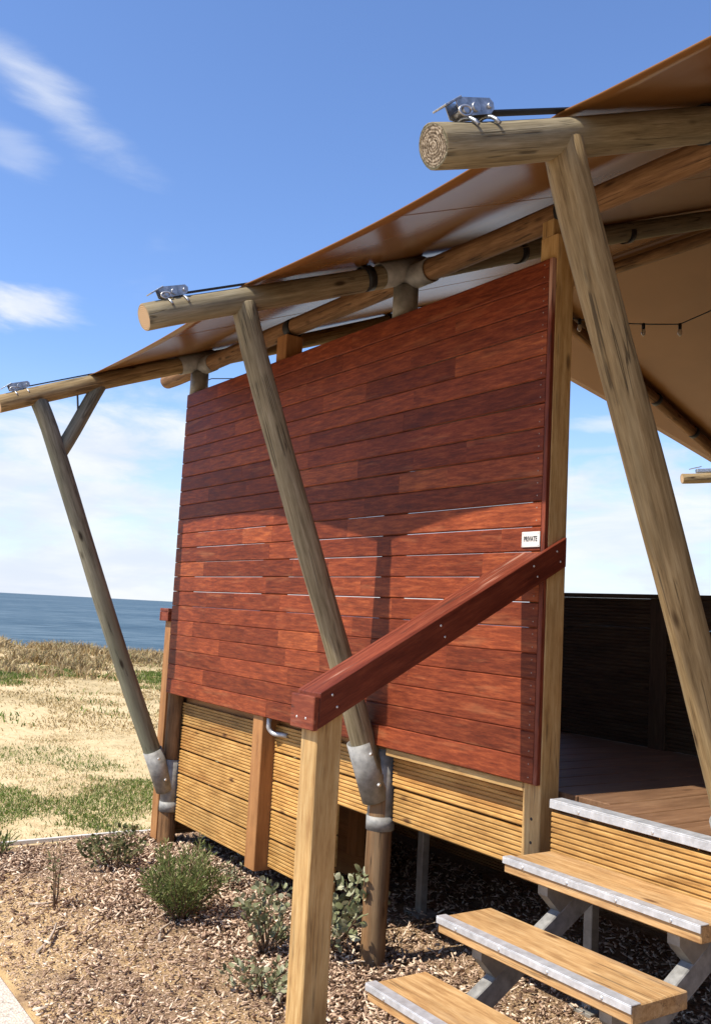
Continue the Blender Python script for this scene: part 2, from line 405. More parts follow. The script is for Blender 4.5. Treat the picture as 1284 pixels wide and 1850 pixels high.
def mesh_np(name, v, f, mat, parent=None, mw=None, smooth=False):
    """v (n,3) array, f (m,3 or 4) array"""
    me = bpy.data.meshes.new(name)
    v = np.asarray(v, np.float32); f = np.asarray(f, np.int32); k = f.shape[1]
    me.vertices.add(len(v)); me.vertices.foreach_set('co', v.ravel())
    me.loops.add(f.size); me.loops.foreach_set('vertex_index', f.ravel())
    me.polygons.add(len(f)); me.polygons.foreach_set('loop_start', np.arange(0, f.size, k, dtype=np.int32))
    me.polygons.foreach_set('loop_total', np.full(len(f), k, np.int32))
    if smooth: me.polygons.foreach_set('use_smooth', np.ones(len(f), bool))
    me.update(calc_edges=True); me.validate()
    me.materials.append(mat)
    return link_obj(name, me, parent, mw)

def frame_from(xaxis, zhint, origin):
    x = Vector(xaxis).normalized(); zh = Vector(zhint)
    y = zh.cross(x).normalized(); z = x.cross(y)
    return Matrix(((x.x, y.x, z.x, origin[0]), (x.y, y.y, z.y, origin[1]), (x.z, y.z, z.z, origin[2]), (0, 0, 0, 1)))

BOXES = {}
def box_mesh(L, W, H, bev, mat):
    key = (round(L, 4), round(W, 4), round(H, 4), bev, mat.name)
    if key in BOXES: return BOXES[key]
    bm = bmesh.new(); bmesh.ops.create_cube(bm, size=1.0)
    bmesh.ops.scale(bm, vec=(L, W, H), verts=bm.verts)
    ed = bm.edges[:]
    if bev < 0: bev = -bev; ed = [e for e in bm.edges if abs(e.verts[0].co.x - e.verts[1].co.x) > 1e-6]
    if bev: bmesh.ops.bevel(bm, geom=ed, offset=bev, segments=1, affect='EDGES')
    me = bpy.data.meshes.new('box'); bm.to_mesh(me); bm.free(); me.materials.append(mat)
    BOXES[key] = me
    return me

def box(name, x0, x1, y0, y1, z0, z1, mat, parent=None, bev=0.002, along='x', jitter=0.0):
    """axis-aligned timber; its local X (the grain) runs along the named world axis"""
    c = Vector(((x0 + x1) / 2, (y0 + y1) / 2, (z0 + z1) / 2)); s = (x1 - x0, y1 - y0, z1 - z0)
    if along == 'x': mw = frame_from((1, 0, 0), (0, 0, 1), c); d = s
    elif along == 'y': mw = frame_from((0, 1, 0), (0, 0, 1), c); d = (s[1], s[0], s[2])
    else: mw = frame_from((0, 0, 1), (1, 0, 0), c); d = (s[2], s[1], s[0])
    return link_obj(name, box_mesh(*d, bev, mat), parent, mw)

def beam(name, a, b, W, H, mat, parent=None, bev=0.002, up=(0, 0, 1)):
    a = Vector(a); b = Vector(b)
    return link_obj(name, box_mesh((b - a).length, W, H, bev, mat), parent, frame_from(b - a, up, (a + b) / 2))

LOGRND = random.Random(5)
def log(name, a, b, r, mat, parent=None, capmat=None, r2=None, wob=0.006, seg=22, up=(0.3, 0.5, 0.8), cut=0.004):
    """a round pole from a to b: slightly crooked, ridged and tapered, with real cut ends"""
    a = Vector(a); b = Vector(b); L = (b - a).length; r2 = r2 or r
    rings = max(6, int(L / 0.09)); ph = [LOGRND.uniform(0, 6.28) for _ in range(8)]
    vs = []; fs = []
    xs = [0.0, cut] + [cut + (L - 2 * cut) * i / rings for i in range(1, rings)] + [L - cut, L]
    for i, x in enumerate(xs):
        t = x / L; rr = r + (r2 - r) * t
        if i in (0, len(xs) - 1): rr -= cut
        oy = wob * math.sin(2.1 * x + ph[0]); oz = wob * math.sin(1.7 * x + ph[1])
        e = min(1.0, min(x, L - x) / 0.15)
        for k in range(seg):
            an = 2 * math.pi * k / seg
            q = rr * (1 + 0.020 * math.sin(3 * an + ph[2] + x * 1.3) + 0.012 * math.sin(5 * an + ph[3] - x * 2.2) + 0.012 * math.sin(x * 9 + ph[4] + 2 * an))
            vs.append((x - L / 2, oy * e + q * math.cos(an), oz * e + q * math.sin(an)))
    n = len(xs)
    for i in range(n - 1):
        for k in range(seg):
            k2 = (k + 1) % seg
            fs.append((i * seg + k, i * seg + k2, (i + 1) * seg + k2, (i + 1) * seg + k))
    me = bpy.data.meshes.new(name)
    nside = len(fs)
    fs.append(tuple(reversed(range(seg)))); fs.append(tuple((n - 1) * seg + k for k in range(seg)))
    me.from_pydata(vs, [], fs); me.update()
    bm = bmesh.new(); bm.from_mesh(me); bmesh.ops.recalc_face_normals(bm, faces=bm.faces); bm.to_mesh(me); bm.free()
    me.materials.append(mat); me.materials.append(capmat or M['end_clean'])
    for i, p in enumerate(me.polygons):
        p.use_smooth = i < nside
        p.material_index = 0 if i < nside else 1
    return link_obj(name, me, parent, frame_from(b - a, up, (a + b) / 2))

def tube(name, pts, r, mat, parent=None, seg=10, closed_ends=True):
    """round tube through points, one mesh"""
    pts = [Vector(p) for p in pts]; o = pts[0].copy()
    vs = []; fs = []
    prev = None
    for i, p in enumerate(pts):
        t = (pts[min(i + 1, len(pts) - 1)] - pts[max(i - 1, 0)]).normalized()
        if prev is None:
            n = t.orthogonal().normalized()
        else:
            n = (prev - t * prev.dot(t)).normalized()
        prev = n; bn = t.cross(n)
        rr = r[i] if isinstance(r, (list, tuple)) else r
        for k in range(seg):
            a = 2 * math.pi * k / seg
            vs.append(p - o + (n * math.cos(a) + bn * math.sin(a)) * rr)
    for i in range(len(pts) - 1):
        for k in range(seg):
            k2 = (k + 1) % seg
            fs.append((i * seg + k, i * seg + k2, (i + 1) * seg + k2, (i + 1) * seg + k))
    if closed_ends:
        fs.append(tuple(reversed(range(seg)))); fs.append(tuple((len(pts) - 1) * seg + k for k in range(seg)))
    me = bpy.data.meshes.new(name); me.from_pydata([tuple(v) for v in vs], [], fs); me.update()
    for p in me.polygons: p.use_smooth = len(p.vertices) == 4
    me.materials.append(mat)
    return link_obj(name, me, parent, Matrix.Translation(o))

def sleeve(name, a, b, r, mat, parent, wall=0.004, seg=24):
    """open steel pipe"""
    a = Vector(a); b = Vector(b); L = (b - a).length
    vs = []; fs = []
    prof = [(-L / 2, r), (L / 2, r), (L / 2, r - wall), (-L / 2, r - wall)]
    for x, q in prof:
        for k in range(seg):
            an = 2 * math.pi * k / seg; vs.append((x, q * math.cos(an), q * math.sin(an)))
    for i in range(4):
        j = (i + 1) % 4
        for k in range(seg):
            k2 = (k + 1) % seg; fs.append((i * seg + k, i * seg + k2, j * seg + k2, j * seg + k))
    me = bpy.data.meshes.new(name); me.from_pydata(vs, [], fs); me.update()
    for i, p in enumerate(me.polygons): p.use_smooth = (i // seg) in (0, 2)
    me.materials.append(mat)
    return link_obj(name, me, parent, frame_from(b - a, (0.3, 0.5, 0.8), (a + b) / 2))

REED = {}
def reeded_board(name, x0, x1, yf, z0, mat, parent, h=0.137, th=0.024, along='x'):
    """decking board laid on its side, ribbed face to -Y (or -X when it runs along y)"""
    L = round(x1 - x0, 3); key = (L, h, mat.name)
    if key not in REED:
        n = max(1, round(h / 0.0175)); p = h / n; prof = [(th, -h / 2), ]
        for k in range(n):
            z = -h / 2 + k * p
            for dz, d in ((0.0, 0.0070), (0.0034, 0.0066), (0.0046, 0.0010), (0.0062, 0.0), (p - 0.0028, 0.0), (p - 0.0012, 0.0012)):
                prof.append((d, z + dz))
        prof.append((0.0070, h / 2)); prof.append((th, h / 2))
        m = len(prof); vs = [(-L / 2, y, z) for y, z in prof] + [(L / 2, y, z) for y, z in prof]
        fs = [(i, (i + 1) % m, m + (i + 1) % m, m + i) for i in range(m)] + [tuple(range(m)), tuple(range(2 * m - 1, m - 1, -1))]
        me = bpy.data.meshes.new('reeded'); me.from_pydata(vs, [], fs)
        bm = bmesh.new(); bm.from_mesh(me); bmesh.ops.recalc_face_normals(bm, faces=bm.faces); bm.to_mesh(me); bm.free()
        me.materials.append(mat); REED[key] = me
    if along == 'x':
        mw = Matrix.Translation(((x0 + x1) / 2, yf, z0 + h / 2))
    else:       # x0,x1 are then Y limits and yf the X of the ribbed face, turned to +X
        mw = frame_from((0, 1, 0), (0, 0, 1), (yf, (x0 + x1) / 2, z0 + h / 2))
    return link_obj(name, REED[key], parent, mw)

def dots(name, pts, r, h, normal, mat, parent):
    """screw heads: many small low domes, one joined part"""
    n = Vector(normal).normalized(); a = n.orthogonal().normalized(); b = n.cross(a)
    vs = []; fs = []; o = Vector(pts[0])
    for p in pts:
        p = Vector(p) - o; s = len(vs)
        for k in range(8):
            an = k * math.pi / 4; vs.append(p + (a * math.cos(an) + b * math.sin(an)) * r)
        for k in range(8):
            an = k * math.pi / 4; vs.append(p + (a * math.cos(an) + b * math.sin(an)) * r * 0.6 + n * h)
        for k in range(8):
            k2 = (k + 1) % 8; fs.append((s + k, s + k2, s + 8 + k2, s + 8 + k))
        fs.append(tuple(s + 8 + k for k in range(8)))
    me = bpy.data.meshes.new(name); me.from_pydata([tuple(v) for v in vs], [], fs); me.materials.append(mat)
    o_ = link_obj(name, me, parent, Matrix.Translation(o)); o_['kind'] = 'stuff'
    return o_

# value noise in numpy, for the lie of the land and for what grows where
NR = np.random.RandomState(11); LAT = NR.rand(256, 256)
def vnoise(x, y, s):
    x = np.asarray(x, float) / s + 1000.0; y = np.asarray(y, float) / s + 1000.0
    i = np.floor(x).astype(int); j = np.floor(y).astype(int); fx = x - i; fy = y - j
    fx = fx * fx * (3 - 2 * fx); fy = fy * fy * (3 - 2 * fy)
    g = lambda a, b: LAT[a % 256, b % 256]
    return (g(i, j) * (1 - fx) + g(i + 1, j) * fx) * (1 - fy) + (g(i, j + 1) * (1 - fx) + g(i + 1, j + 1) * fx) * fy
def fbm(x, y, s):
    return 0.55 * vnoise(x, y, s) + 0.28 * vnoise(x + 7, y + 3, s / 2.1) + 0.17 * vnoise(x + 1, y + 9, s / 4.3)
def sstep(v, a, b):
    t = np.clip((np.asarray(v, float) - a) / (b - a), 0, 1); return t * t * (3 - 2 * t)
GZ = -0.93
def ground_h(x, y):
    x = np.asarray(x, float); y = np.asarray(y, float)
    h = GZ + 0.04 * (fbm(x, y, 1.1) - 0.5) * sstep(np.hypot(x, y), 0.0, 2.0)
    far = sstep(-x, 4.0, 14.0)
    h = h + far * (0.30 * (fbm(x, y, 5.0) - 0.5) + 0.06)
    crest = np.exp(-((x + 20.5) / 4.0) ** 2)
    h = h + crest * (0.22 - 0.085 * np.clip(y - 3.0, -8, 12)) + sstep(-x, 10, 16) * crest * 0.3 * (fbm(x, y, 2.2) - 0.5)
    h = h - 13.0 * sstep(-x, 22.5, 48.0)
    h = np.where((y < -1.31) & (x > -60) & (x < 14) & (y > -3.9), np.minimum(h, GZ - 0.03), h)
    return h

# ------------------------------------------------------------------ setting
def build_setting():
    xs = np.concatenate([[-400, -200, -120, -80, -60], np.arange(-50, -24, 2.0), np.arange(-24, -6, 0.4), np.arange(-6, 4, 0.16), np.arange(4, 20, 1.5), [22, 30, 45, 70, 110, 200, 400]])
    ys = np.concatenate([[-400, -200, -110, -70, -45, -30], np.arange(-24, -6, 1.5), np.arange(-6, 4, 0.16), np.arange(4, 16, 0.5), np.arange(16, 30, 2), [34, 45, 70, 110, 200, 400]])
    X, Y = np.meshgrid(xs, ys, indexing='ij'); Z = ground_h(X, Y)
    v = np.stack([X, Y, Z], -1).reshape(-1, 3); nx, ny = X.shape
    i, j = np.meshgrid(np.arange(nx - 1), np.arange(ny - 1), indexing='ij'); a = (i * ny + j).ravel()
    g = mesh_np('ground', v, np.stack([a, a + ny, a + ny + 1, a + 1], -1), M['ground'], smooth=True)
    tag(g, kind='structure')
    # sea out to the horizon
    rr = [0, 60, 200, 800, 3000, 10000, 40000]; vs = [(0, 0, 0)]; fs = []; n = 64
    for q in rr[1:]:
        for k in range(n):
            an = 2 * math.pi * k / n; vs.append((q * math.cos(an), q * math.sin(an), 0))
    for k in range(n): fs.append((0, 1 + k, 1 + (k + 1) % n))
    for t in range(len(rr) - 2):
        for k in range(n):
            k2 = (k + 1) % n; fs.append((1 + t * n + k, 1 + (t + 1) * n + k, 1 + (t + 1) * n + k2, 1 + t * n + k2))
    me = bpy.data.meshes.new('sea'); me.from_pydata(vs, [], fs); me.materials.append(M['sea'])
    tag(link_obj('sea', me, None, Matrix.Translation((-60, 0, -8.5))), kind='structure')
    # exposed-aggregate path at the foot of the steps
    tag(box('path', -14, 9, -3.8, -1.325, GZ - 0.10, GZ + 0.018, M['aggregate'], None, 0.006), kind='structure')
build_setting()

# ------------------------------------------------------------------ the tent's pole frames
RS = 0.40                                   # roof slope
RZ0 = 2.13                                  # rafter axis over the front posts
YP = 0.085                                  # posts stand on this line
def raf_z(y): return RZ0 + RS * (y - YP)
Y_RIDGE = 3.04
FRAMES = [(-3.19, 'far'), (-0.985, 'middle'), (0.76, 'near'), (2.55, 'outside')]

def pole_frame(x, which):
    labels = {'far': 'leaning log prop, post and overhanging rafter at the sea end of the tent',
              'middle': 'leaning log prop, post and rafter in front of the middle of the red screen',
              'near': 'thick log prop and rafter nearest the steps with rough sawn rafter end',
              'outside': 'log prop, post and rafter beyond the steps at the near end of the tent'}
    t = thing('pole_frame', (x, YP, GZ), labels[which], 'pole frame', 'pole frames carrying the tent roof')
    far = which == 'far'
    low = -0.60 if far else (-0.05 if which == 'near' else -0.24)            # where the prop leaves the post
    ptop = (-0.93, raf_z(-0.93)) if far else (-0.735, raf_z(-0.735))
    lm = M['log']
    log('post', (x, YP, GZ - 0.25), (x, YP, 2.05), 0.054, M['log_brown'], t)
    # prop: from the steel shoe out to the rafter
    a = Vector((x, 0.055, low)); b = Vector((x, ptop[0], ptop[1] - 0.012)); d = (b - a).normalized()
    pr = log('prop', a, b, 0.055 if far else 0.054, {'far': M['log_grey'], 'near': M['log_warm']}.get(which, M['log']), t, r2=0.050 if far else 0.052, up=(1, 0, 0), wob=0.009)
    sl = sleeve('shoe', a + d * 0.005, a + d * (0.10 if which == 'near' else 0.27), 0.0595, M['galv'], t)
    sl2 = sleeve('post_collar', (x, YP, low - 0.115), (x, YP, low + (0.19 if far else 0.22)), 0.0588, M['galv'], t)
    sleeve('clamp_band', (x, YP, low - 0.125), (x, YP, low - 0.065), 0.0615, M['galv'], t)
    # rafter
    e = Vector((x, -1.15, raf_z(-1.15))); r = Vector((x, Y_RIDGE, raf_z(Y_RIDGE)))
    log('rafter', e, r, 0.052, {'far': M['log_warm'], 'middle': M['log'], 'near': M['log'], 'outside': M['log']}[which], t, M['end_rough'] if which == 'near' else M['end_clean'], up=(1, 0, 0), cut=0.002)
    rr = log('rear_rafter', (x, Y_RIDGE - 0.02, raf_z(Y_RIDGE) - 0.005), (x, 2 * Y_RIDGE + 1.1, raf_z(-1.1)), 0.052, M['log_brown'], t, up=(1, 0, 0))
    log('rear_post', (x, 2 * Y_RIDGE - YP, GZ - 0.25), (x, 2 * Y_RIDGE - YP, 2.05), 0.054, M['log_brown'], t)
    dr = (r - e).normalized()
    for y in (-0.14, 0.775, 1.58):
        c = Vector((x, y, raf_z(y)))
        if which == 'far' and y < 0: continue
        sleeve('band', c - dr * 0.022, c + dr * 0.022, 0.0575, M['black'], t)
    for y in (3.70, 4.66, 5.22):
        c = Vector((x, y, raf_z(2 * Y_RIDGE - y))); dd = Vector((0, 1, -RS)).normalized()
        sleeve('band', c - dd * 0.022, c + dd * 0.022, 0.0575, M['black'], t)
    # steel tee where post, rafter and purlin meet
    sleeve('tee_post', (x, YP, 1.88), (x, YP, 2.05), 0.058, M['steel_dull'], t)
    c = Vector((x, YP, raf_z(YP)))
    sleeve('tee_rafter', c - dr * 0.16, c + dr * 0.10, 0.0585, M['steel_dull'], t)
    if far:
        log('brace', (x, -0.775, 1.40), (x, -0.56, raf_z(-0.56)), 0.043, M['log_grey'], t, up=(1, 0, 0))
    bolts = [(x + 0.06, a.y + d.y * s, a.z + d.z * s) for s in (0.08, 0.22)]
    dots('bolts', bolts, 0.010, 0.007, (1, 0, 0), M['screw'], t)
    return t
for x, w in FRAMES: pole_frame(x, w)

# purlins and ridge pole along the tent
t = thing('eave_purlin', (-0.6, YP, RZ0), 'long log purlin running above the red timber screen', 'purlin')
log('pole', (-3.76, YP + 0.01, RZ0 - 0.035), (2.75, YP + 0.01, RZ0 - 0.035), 0.049, M['log_brown'], t, up=(0, 0, 1), wob=0.004)
for x in (-3.19, -0.985, 0.76, 2.55):
    sleeve('joint_sleeve', (x - 0.02, YP + 0.01, RZ0 - 0.035), (x + 0.17, YP + 0.01, RZ0 - 0.035), 0.0555, M['steel_dull'], t)
for x in (-2.02, 0.0): sleeve('band', (x - 0.03, YP + 0.01, RZ0 - 0.035), (x + 0.03, YP + 0.01, RZ0 - 0.035), 0.0545, M['black'], t)
t = thing('ridge_pole', (-0.6, Y_RIDGE, raf_z(Y_RIDGE)), 'dark ridge pole under the top fold of the canvas roof', 'ridge pole')
log('pole', (-4.25, Y_RIDGE, raf_z(Y_RIDGE) - 0.045), (2.75, Y_RIDGE, raf_z(Y_RIDGE) - 0.045), 0.045, M['log_brown'], t, up=(0, 0, 1))
t = thing('rear_purlin', (-0.6, 2 * Y_RIDGE - YP, RZ0), 'log purlin carrying the far edge of the canvas roof', 'purlin')
log('pole', (-3.25, 2 * Y_RIDGE - YP, RZ0 - 0.10), (2.75, 2 * Y_RIDGE - YP, RZ0 - 0.10), 0.048, M['log_brown'], t, up=(0, 0, 1))

# ------------------------------------------------------------------ canvas roof
def roof_top(y):
    yy = y if y <= Y_RIDGE else 2 * Y_RIDGE - y
    return raf_z(yy) + 0.0620
def build_canopy():
    t = thing('tent_canopy', (-0.4, Y_RIDGE, raf_z(Y_RIDGE)), 'brown canvas fly roof stretched over the log rafters with scalloped edge', 'canopy')
    fx = [f[0] for f in FRAMES]
    XR = fx[-1] + 0.12
    def edge_y(x):
        if x < fx[0]: return -0.64
        for a, b in zip(fx[:-1], fx[1:]):
            if a <= x <= b:
                q = (x - a) / (b - a)
                ya = -0.64 if a == fx[0] else -0.745
                return ya + (-0.745 - ya) * q + {fx[0]: 0.06, fx[1]: 0.075}.get(a, 0.03) * math.sin(math.pi * q) ** 0.9
        return -0.745
    def sag(x):
        for a, b in zip(fx[:-1], fx[1:]):
            if a <= x <= b:
                return math.sin(math.pi * (x - a) / (b - a))
        return 0.0
    def left_x(v):                            # v 0 at the eave, 1 at the ridge
        return fx[0] - 0.06 - 0.95 * v ** 1.25
    nU, nV = 96, 44
    for part, front in (('front_panel', True), ('rear_panel', False)):
        vs = []
        for j in range(nV + 1):
            v = j / nV
            xl = left_x(v)
            for i in range(nU + 1):
                u = i / nU; x = xl + (XR - xl) * u
                ye = edge_y(x)
                y = ye + (Y_RIDGE - ye) * v
                z = roof_top(y) - 0.014 * sag(x) * math.sin(math.pi * min(1, 0.12 + 0.88 * v)) ** 0.7
                for fq in fx:
                    yq = -0.64 if fq == fx[0] else -0.745
                    dq = math.hypot(x - fq, y - yq)
                    if dq < 1.4: z += 0.006 * math.exp(-dq / 0.45) * min(1.0, dq / 0.12) * math.sin(11 * math.atan2(x - fq, y - yq)) - 0.0
                if x < fx[0]: z -= 0.05 * (fx[0] - x) / 1.0
                if not front: y = 2 * Y_RIDGE - y
                vs.append((x + 0.4, y - Y_RIDGE, z - raf_z(Y_RIDGE)))
        fs = [(j * (nU + 1) + i, j * (nU + 1) + i + 1, (j + 1) * (nU + 1) + i + 1, (j + 1) * (nU + 1) + i) for j in range(nV) for i in range(nU)]
        me = bpy.data.meshes.new(part); me.from_pydata(vs, [], fs); me.update(); me.materials.append(M['canvas'])
        for p in me.polygons: p.use_smooth = True
        o = link_obj(part, me, t, WM[t.name])
        so = o.modifiers.new('thickness', 'SOLIDIFY'); so.thickness = 0.0025; so.offset = 1.0
        # the turned hem along the eave
        hp = [Vector(vs[i]) + Vector((-0.4, Y_RIDGE, raf_z(Y_RIDGE))) for i in range(0, nU + 1)]
        tube('hem', hp, 0.0035, M['canvas'], t, 6)
    # seams across the front slope
    for x in (-2.1, -0.1, 1.65):
        pts = []
        for k in range(24):
            v = k / 23; ye = edge_y(x); y = ye + (Y_RIDGE - ye) * v
            pts.append((x, y, roof_top(y) - 0.014 * sag(x) * math.sin(math.pi * min(1, 0.12 + 0.88 * v)) ** 0.7))
        tube('seam', pts, 0.0016, M['canvas'], t, 6)
build_canopy()

def build_inner_tent_shade():  # canvas walls out of view, added to cut the light reaching the deck
    t = thing('inner_tent_shade', (1.5, 3.8, DZ0), 'unseen canvas walls of the inner room, added to darken the deck interior', 'shade wall')
    for nm, p, q in (('front_wall', (0.55, 1.78), (2.62, 1.78)), ('left_wall', (0.55, 1.78), (0.55, 5.8)), ('rear_wall', (0.55, 5.8), (2.62, 5.8)), ('right_wall', (2.62, 0.15), (2.62, 5.8))):
        n = 40; vs = []
        for k in range(n + 1):
            u = k / n; x = p[0] + (q[0] - p[0]) * u; y = p[1] + (q[1] - p[1]) * u; w = 0.006 * math.sin(k * 2.1)
            vs.append((x - 1.5 + w, y - 3.8 + w, 0.0)); vs.append((x - 1.5, y - 3.8, roof_top(y) - 0.14 - DZ0))
        fs = [(2 * k, 2 * k + 2, 2 * k + 3, 2 * k + 1) for k in range(n)]
        me = bpy.data.meshes.new(nm); me.from_pydata(vs, [], fs); me.materials.append(M['canvas'])
        o = link_obj(nm, me, t, WM[t.name])
        so = o.modifiers.new('thickness', 'SOLIDIFY'); so.thickness = 0.002
DZ0 = -0.03
build_inner_tent_shade()

# ratchets that pull the canopy tight, one on each rafter end
def ratchet(x, which):
    lab = {'far': 'small ratchet tensioner on the leftmost log rafter end', 'middle': 'grey ratchet tensioner on the middle rafter end',
           'near': 'shiny ratchet tensioner on the rough sawn rafter end at top right', 'outside': 'ratchet tensioner on the rafter beyond the steps'}[which]
    y0 = -1.03; dr = Vector((0, 1, RS)).normalized(); n = Vector((0, -RS, 1)).normalized()
    base = Vector((x, y0, raf_z(y0))) + n * 0.054
    t = thing('ratchet', base, lab, 'ratchet', 'strap ratchets on the rafter ends')
    K = 0.72
    P = lambda s, h, q=0.0: base + dr * s * K + n * h * K + Vector((q * K, 0, 0))
    for q in (-0.026, 0.026):
        # side plate: rounded lever outline
        out = [(-0.055, 0.012), (-0.03, 0.004), (0.085, 0.006), (0.105, 0.022), (0.108, 0.042), (0.095, 0.058), (0.02, 0.062), (-0.045, 0.066), (-0.06, 0.055)]
        vs = []
        for w in (-0.0015, 0.0015):
            vs += [tuple(P(s, h, q + w) - base) for s, h in out]
        k = len(out); fs = [tuple(range(k)), tuple(range(2 * k - 1, k - 1, -1))] + [(i, (i + 1) % k, k + (i + 1) % k, k + i) for i in range(k)]
        me = bpy.data.meshes.new('side_plate'); me.from_pydata(vs, [], fs); me.materials.append(M['zinc'])
        bm = bmesh.new(); bm.from_mesh(me); bmesh.ops.recalc_face_normals(bm, faces=bm.faces); bm.to_mesh(me); bm.free()
        link_obj('side_plate', me, t, Matrix.Translation(base))
    beam('handle', P(-0.115, 0.040), P(-0.035, 0.066), 0.048, 0.005, M['zinc'], t, 0.001, up=n)
    beam('lever', P(-0.01, 0.060), P(0.09, 0.055), 0.036, 0.003, M['zinc'], t, 0.001, up=n)
    for s, h, r in ((-0.03, 0.022, 0.012), (0.02, 0.030, 0.016), (0.085, 0.032, 0.009)):
        tube('spool', [P(s, h, -0.036), P(s, h, 0.036)], r * K, M['zinc'], t, 12)
    ring = [P(-0.035 + 0.028 * math.cos(a), 0.018 + 0.016 * math.sin(a), 0.034) for a in [k * math.pi / 8 for k in range(17)]]
    tube('wire_loop', ring, 0.0035, M['screw'], t, 6)
    # webbing to the canopy corner
    ye = -0.64 if which == 'far' else -0.745
    e = Vector((x, ye + 0.06, roof_top(ye + 0.06) + 0.001))
    beam('webbing', P(0.02, 0.018), e + n * 0.004, 0.035, 0.004, M['webbing'], t, 0.0)
    for s in (-0.02, 0.05):
        arc = [Vector((x, 0, 0)) + Vector((0, y0, raf_z(y0))) + dr * s + Vector((math.sin(a) * 0.0555, 0, 0)) + n * (math.cos(a) * 0.0555) for a in [(-1.1 + 2.2 * k / 8) for k in range(9)]]
        tube('saddle', arc, 0.005, M['zinc'], t, 6)
for x, w in FRAMES: ratchet(x, w)

# ------------------------------------------------------------------ deck
DZ = -0.03                                   # deck level
def build_deck():
    t = thing('timber_deck', (-0.5, 0.8, GZ), 'raised timber deck under the canvas with grey brown floor boards', 'deck')
    rnd = random.Random(3)
    x = -3.26
    while x < 2.5:
        box('floor_board', x, x + 0.140, 0.0 if x > 0.1 else 0.135, 1.62, DZ - 0.03, DZ, M['deck_board'], t, 0.003, 'y'); x += 0.1455
    for y in (0.20, 0.65, 1.10, 1.55):
        box('joist', -3.25, 2.5, y, y + 0.045, DZ - 0.175, DZ - 0.032, M['brown_pine'], t, 0.0)
    for x in (-2.9, -1.5, -0.25, 1.2):
        box('bearer', x, x + 0.07, 0.21, 1.6, DZ - 0.33, DZ - 0.177, M['brown_pine'], t, 0.0, 'y')
    box('cross_beam', -2.6, -1.78, 0.62, 0.67, DZ - 0.62, DZ - 0.34, M['brown_pine'], t, 0.002)
    box('cross_beam', -2.6, -1.80, 0.66, 0.70, DZ - 0.86, DZ - 0.63, M['brown_pine'], t, 0.002)
    box('hanger', -1.92, -1.83, 0.56, 0.615, DZ - 0.70, DZ - 0.34, M['brown_pine'], t, 0.002, 'z')
    # riser at the top of the steps
    reeded_board('riser_board', 0.115, 2.5, -0.022, DZ - 0.172, M['reeded_pine'], t)
    reeded_board('riser_board', 0.115, 2.5, -0.022, DZ - 0.232, M['reeded_pine'], t, h=0.054)
    n = box('deck_nosing', 0.113, 2.5, -0.030, 0.028, DZ + 0.002, DZ + 0.007, M['alu'], t, 0.001)
    box('nosing_lip', 0.113, 2.5, -0.031, -0.026, DZ - 0.022, DZ + 0.002, M['alu'], t, 0.001)
    dots('screws', [(0.24 + 0.29 * k, -0.031, DZ - 0.013) for k in range(6)], 0.006, 0.003, (0, -1, 0), M['screw'], t)
build_deck()

def stump(x, y, label):
    t = thing('steel_stump', (x, y, GZ), label, 'stump', 'steel stumps under the deck')
    box('shaft', x - 0.022, x + 0.022, y - 0.022, y + 0.022, GZ - 0.2, DZ - 0.18, M['steel_dull'], t, 0.003, 'z')
    box('base_plate', x - 0.06, x + 0.06, y - 0.06, y + 0.06, GZ - 0.01, GZ + 0.012, M['steel_dull'], t, 0.002)
    return t
stump(-1.45, 0.71, 'steel stump in shade between the round post and the screen skirting')
stump(-0.23, 0.58, 'steel stump in the shade behind the upper treads')
stump(1.2, 0.58, 'steel stump under the deck right of the steps')

t = thing('rear_shade_skirting', (-0.4, 1.64, GZ), 'ribbed skirting added to shut light out at the far side under the deck', 'skirting')  # boards added behind the deck so daylight stays out underneath
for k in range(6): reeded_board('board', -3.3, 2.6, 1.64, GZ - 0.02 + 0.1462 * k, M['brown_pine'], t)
t = thing('side_shade_skirting', (2.62, 0.8, GZ), 'unseen ribbed skirting added to shut light out under the right end of the deck', 'skirting')  # out-of-view boards, also added to keep the space below the deck dark
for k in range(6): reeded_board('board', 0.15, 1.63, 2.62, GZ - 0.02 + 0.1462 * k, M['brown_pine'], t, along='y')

# square studs that the screen is fixed to
t = thing('middle_stud', (-2.01, 0.08, GZ), 'square brown timber stud between the two skirting bays', 'stud')
box('shaft', -2.062, -1.958, 0.021, 0.125, -0.78, 2.035, M['brown_pine'], t, 0.003, 'z')
t = thing('door_post', (-0.02, 0.06, GZ), 'tall square pine post at the right edge of the red screen', 'post')
box('shaft', -0.066, 0.020, 0.021, 0.112, -0.33, 1.985, M['pine'], t, 0.003, 'z')
box('cap_block', -0.064, -0.005, 0.023, 0.110, 1.986, 2.05, M['pine'], t, 0.002, 'z')
dots('screws', [(-0.02, 0.021, -0.12), (-0.02, 0.021, -0.20)], 0.006, 0.002, (0, -1, 0), M['black'], t)

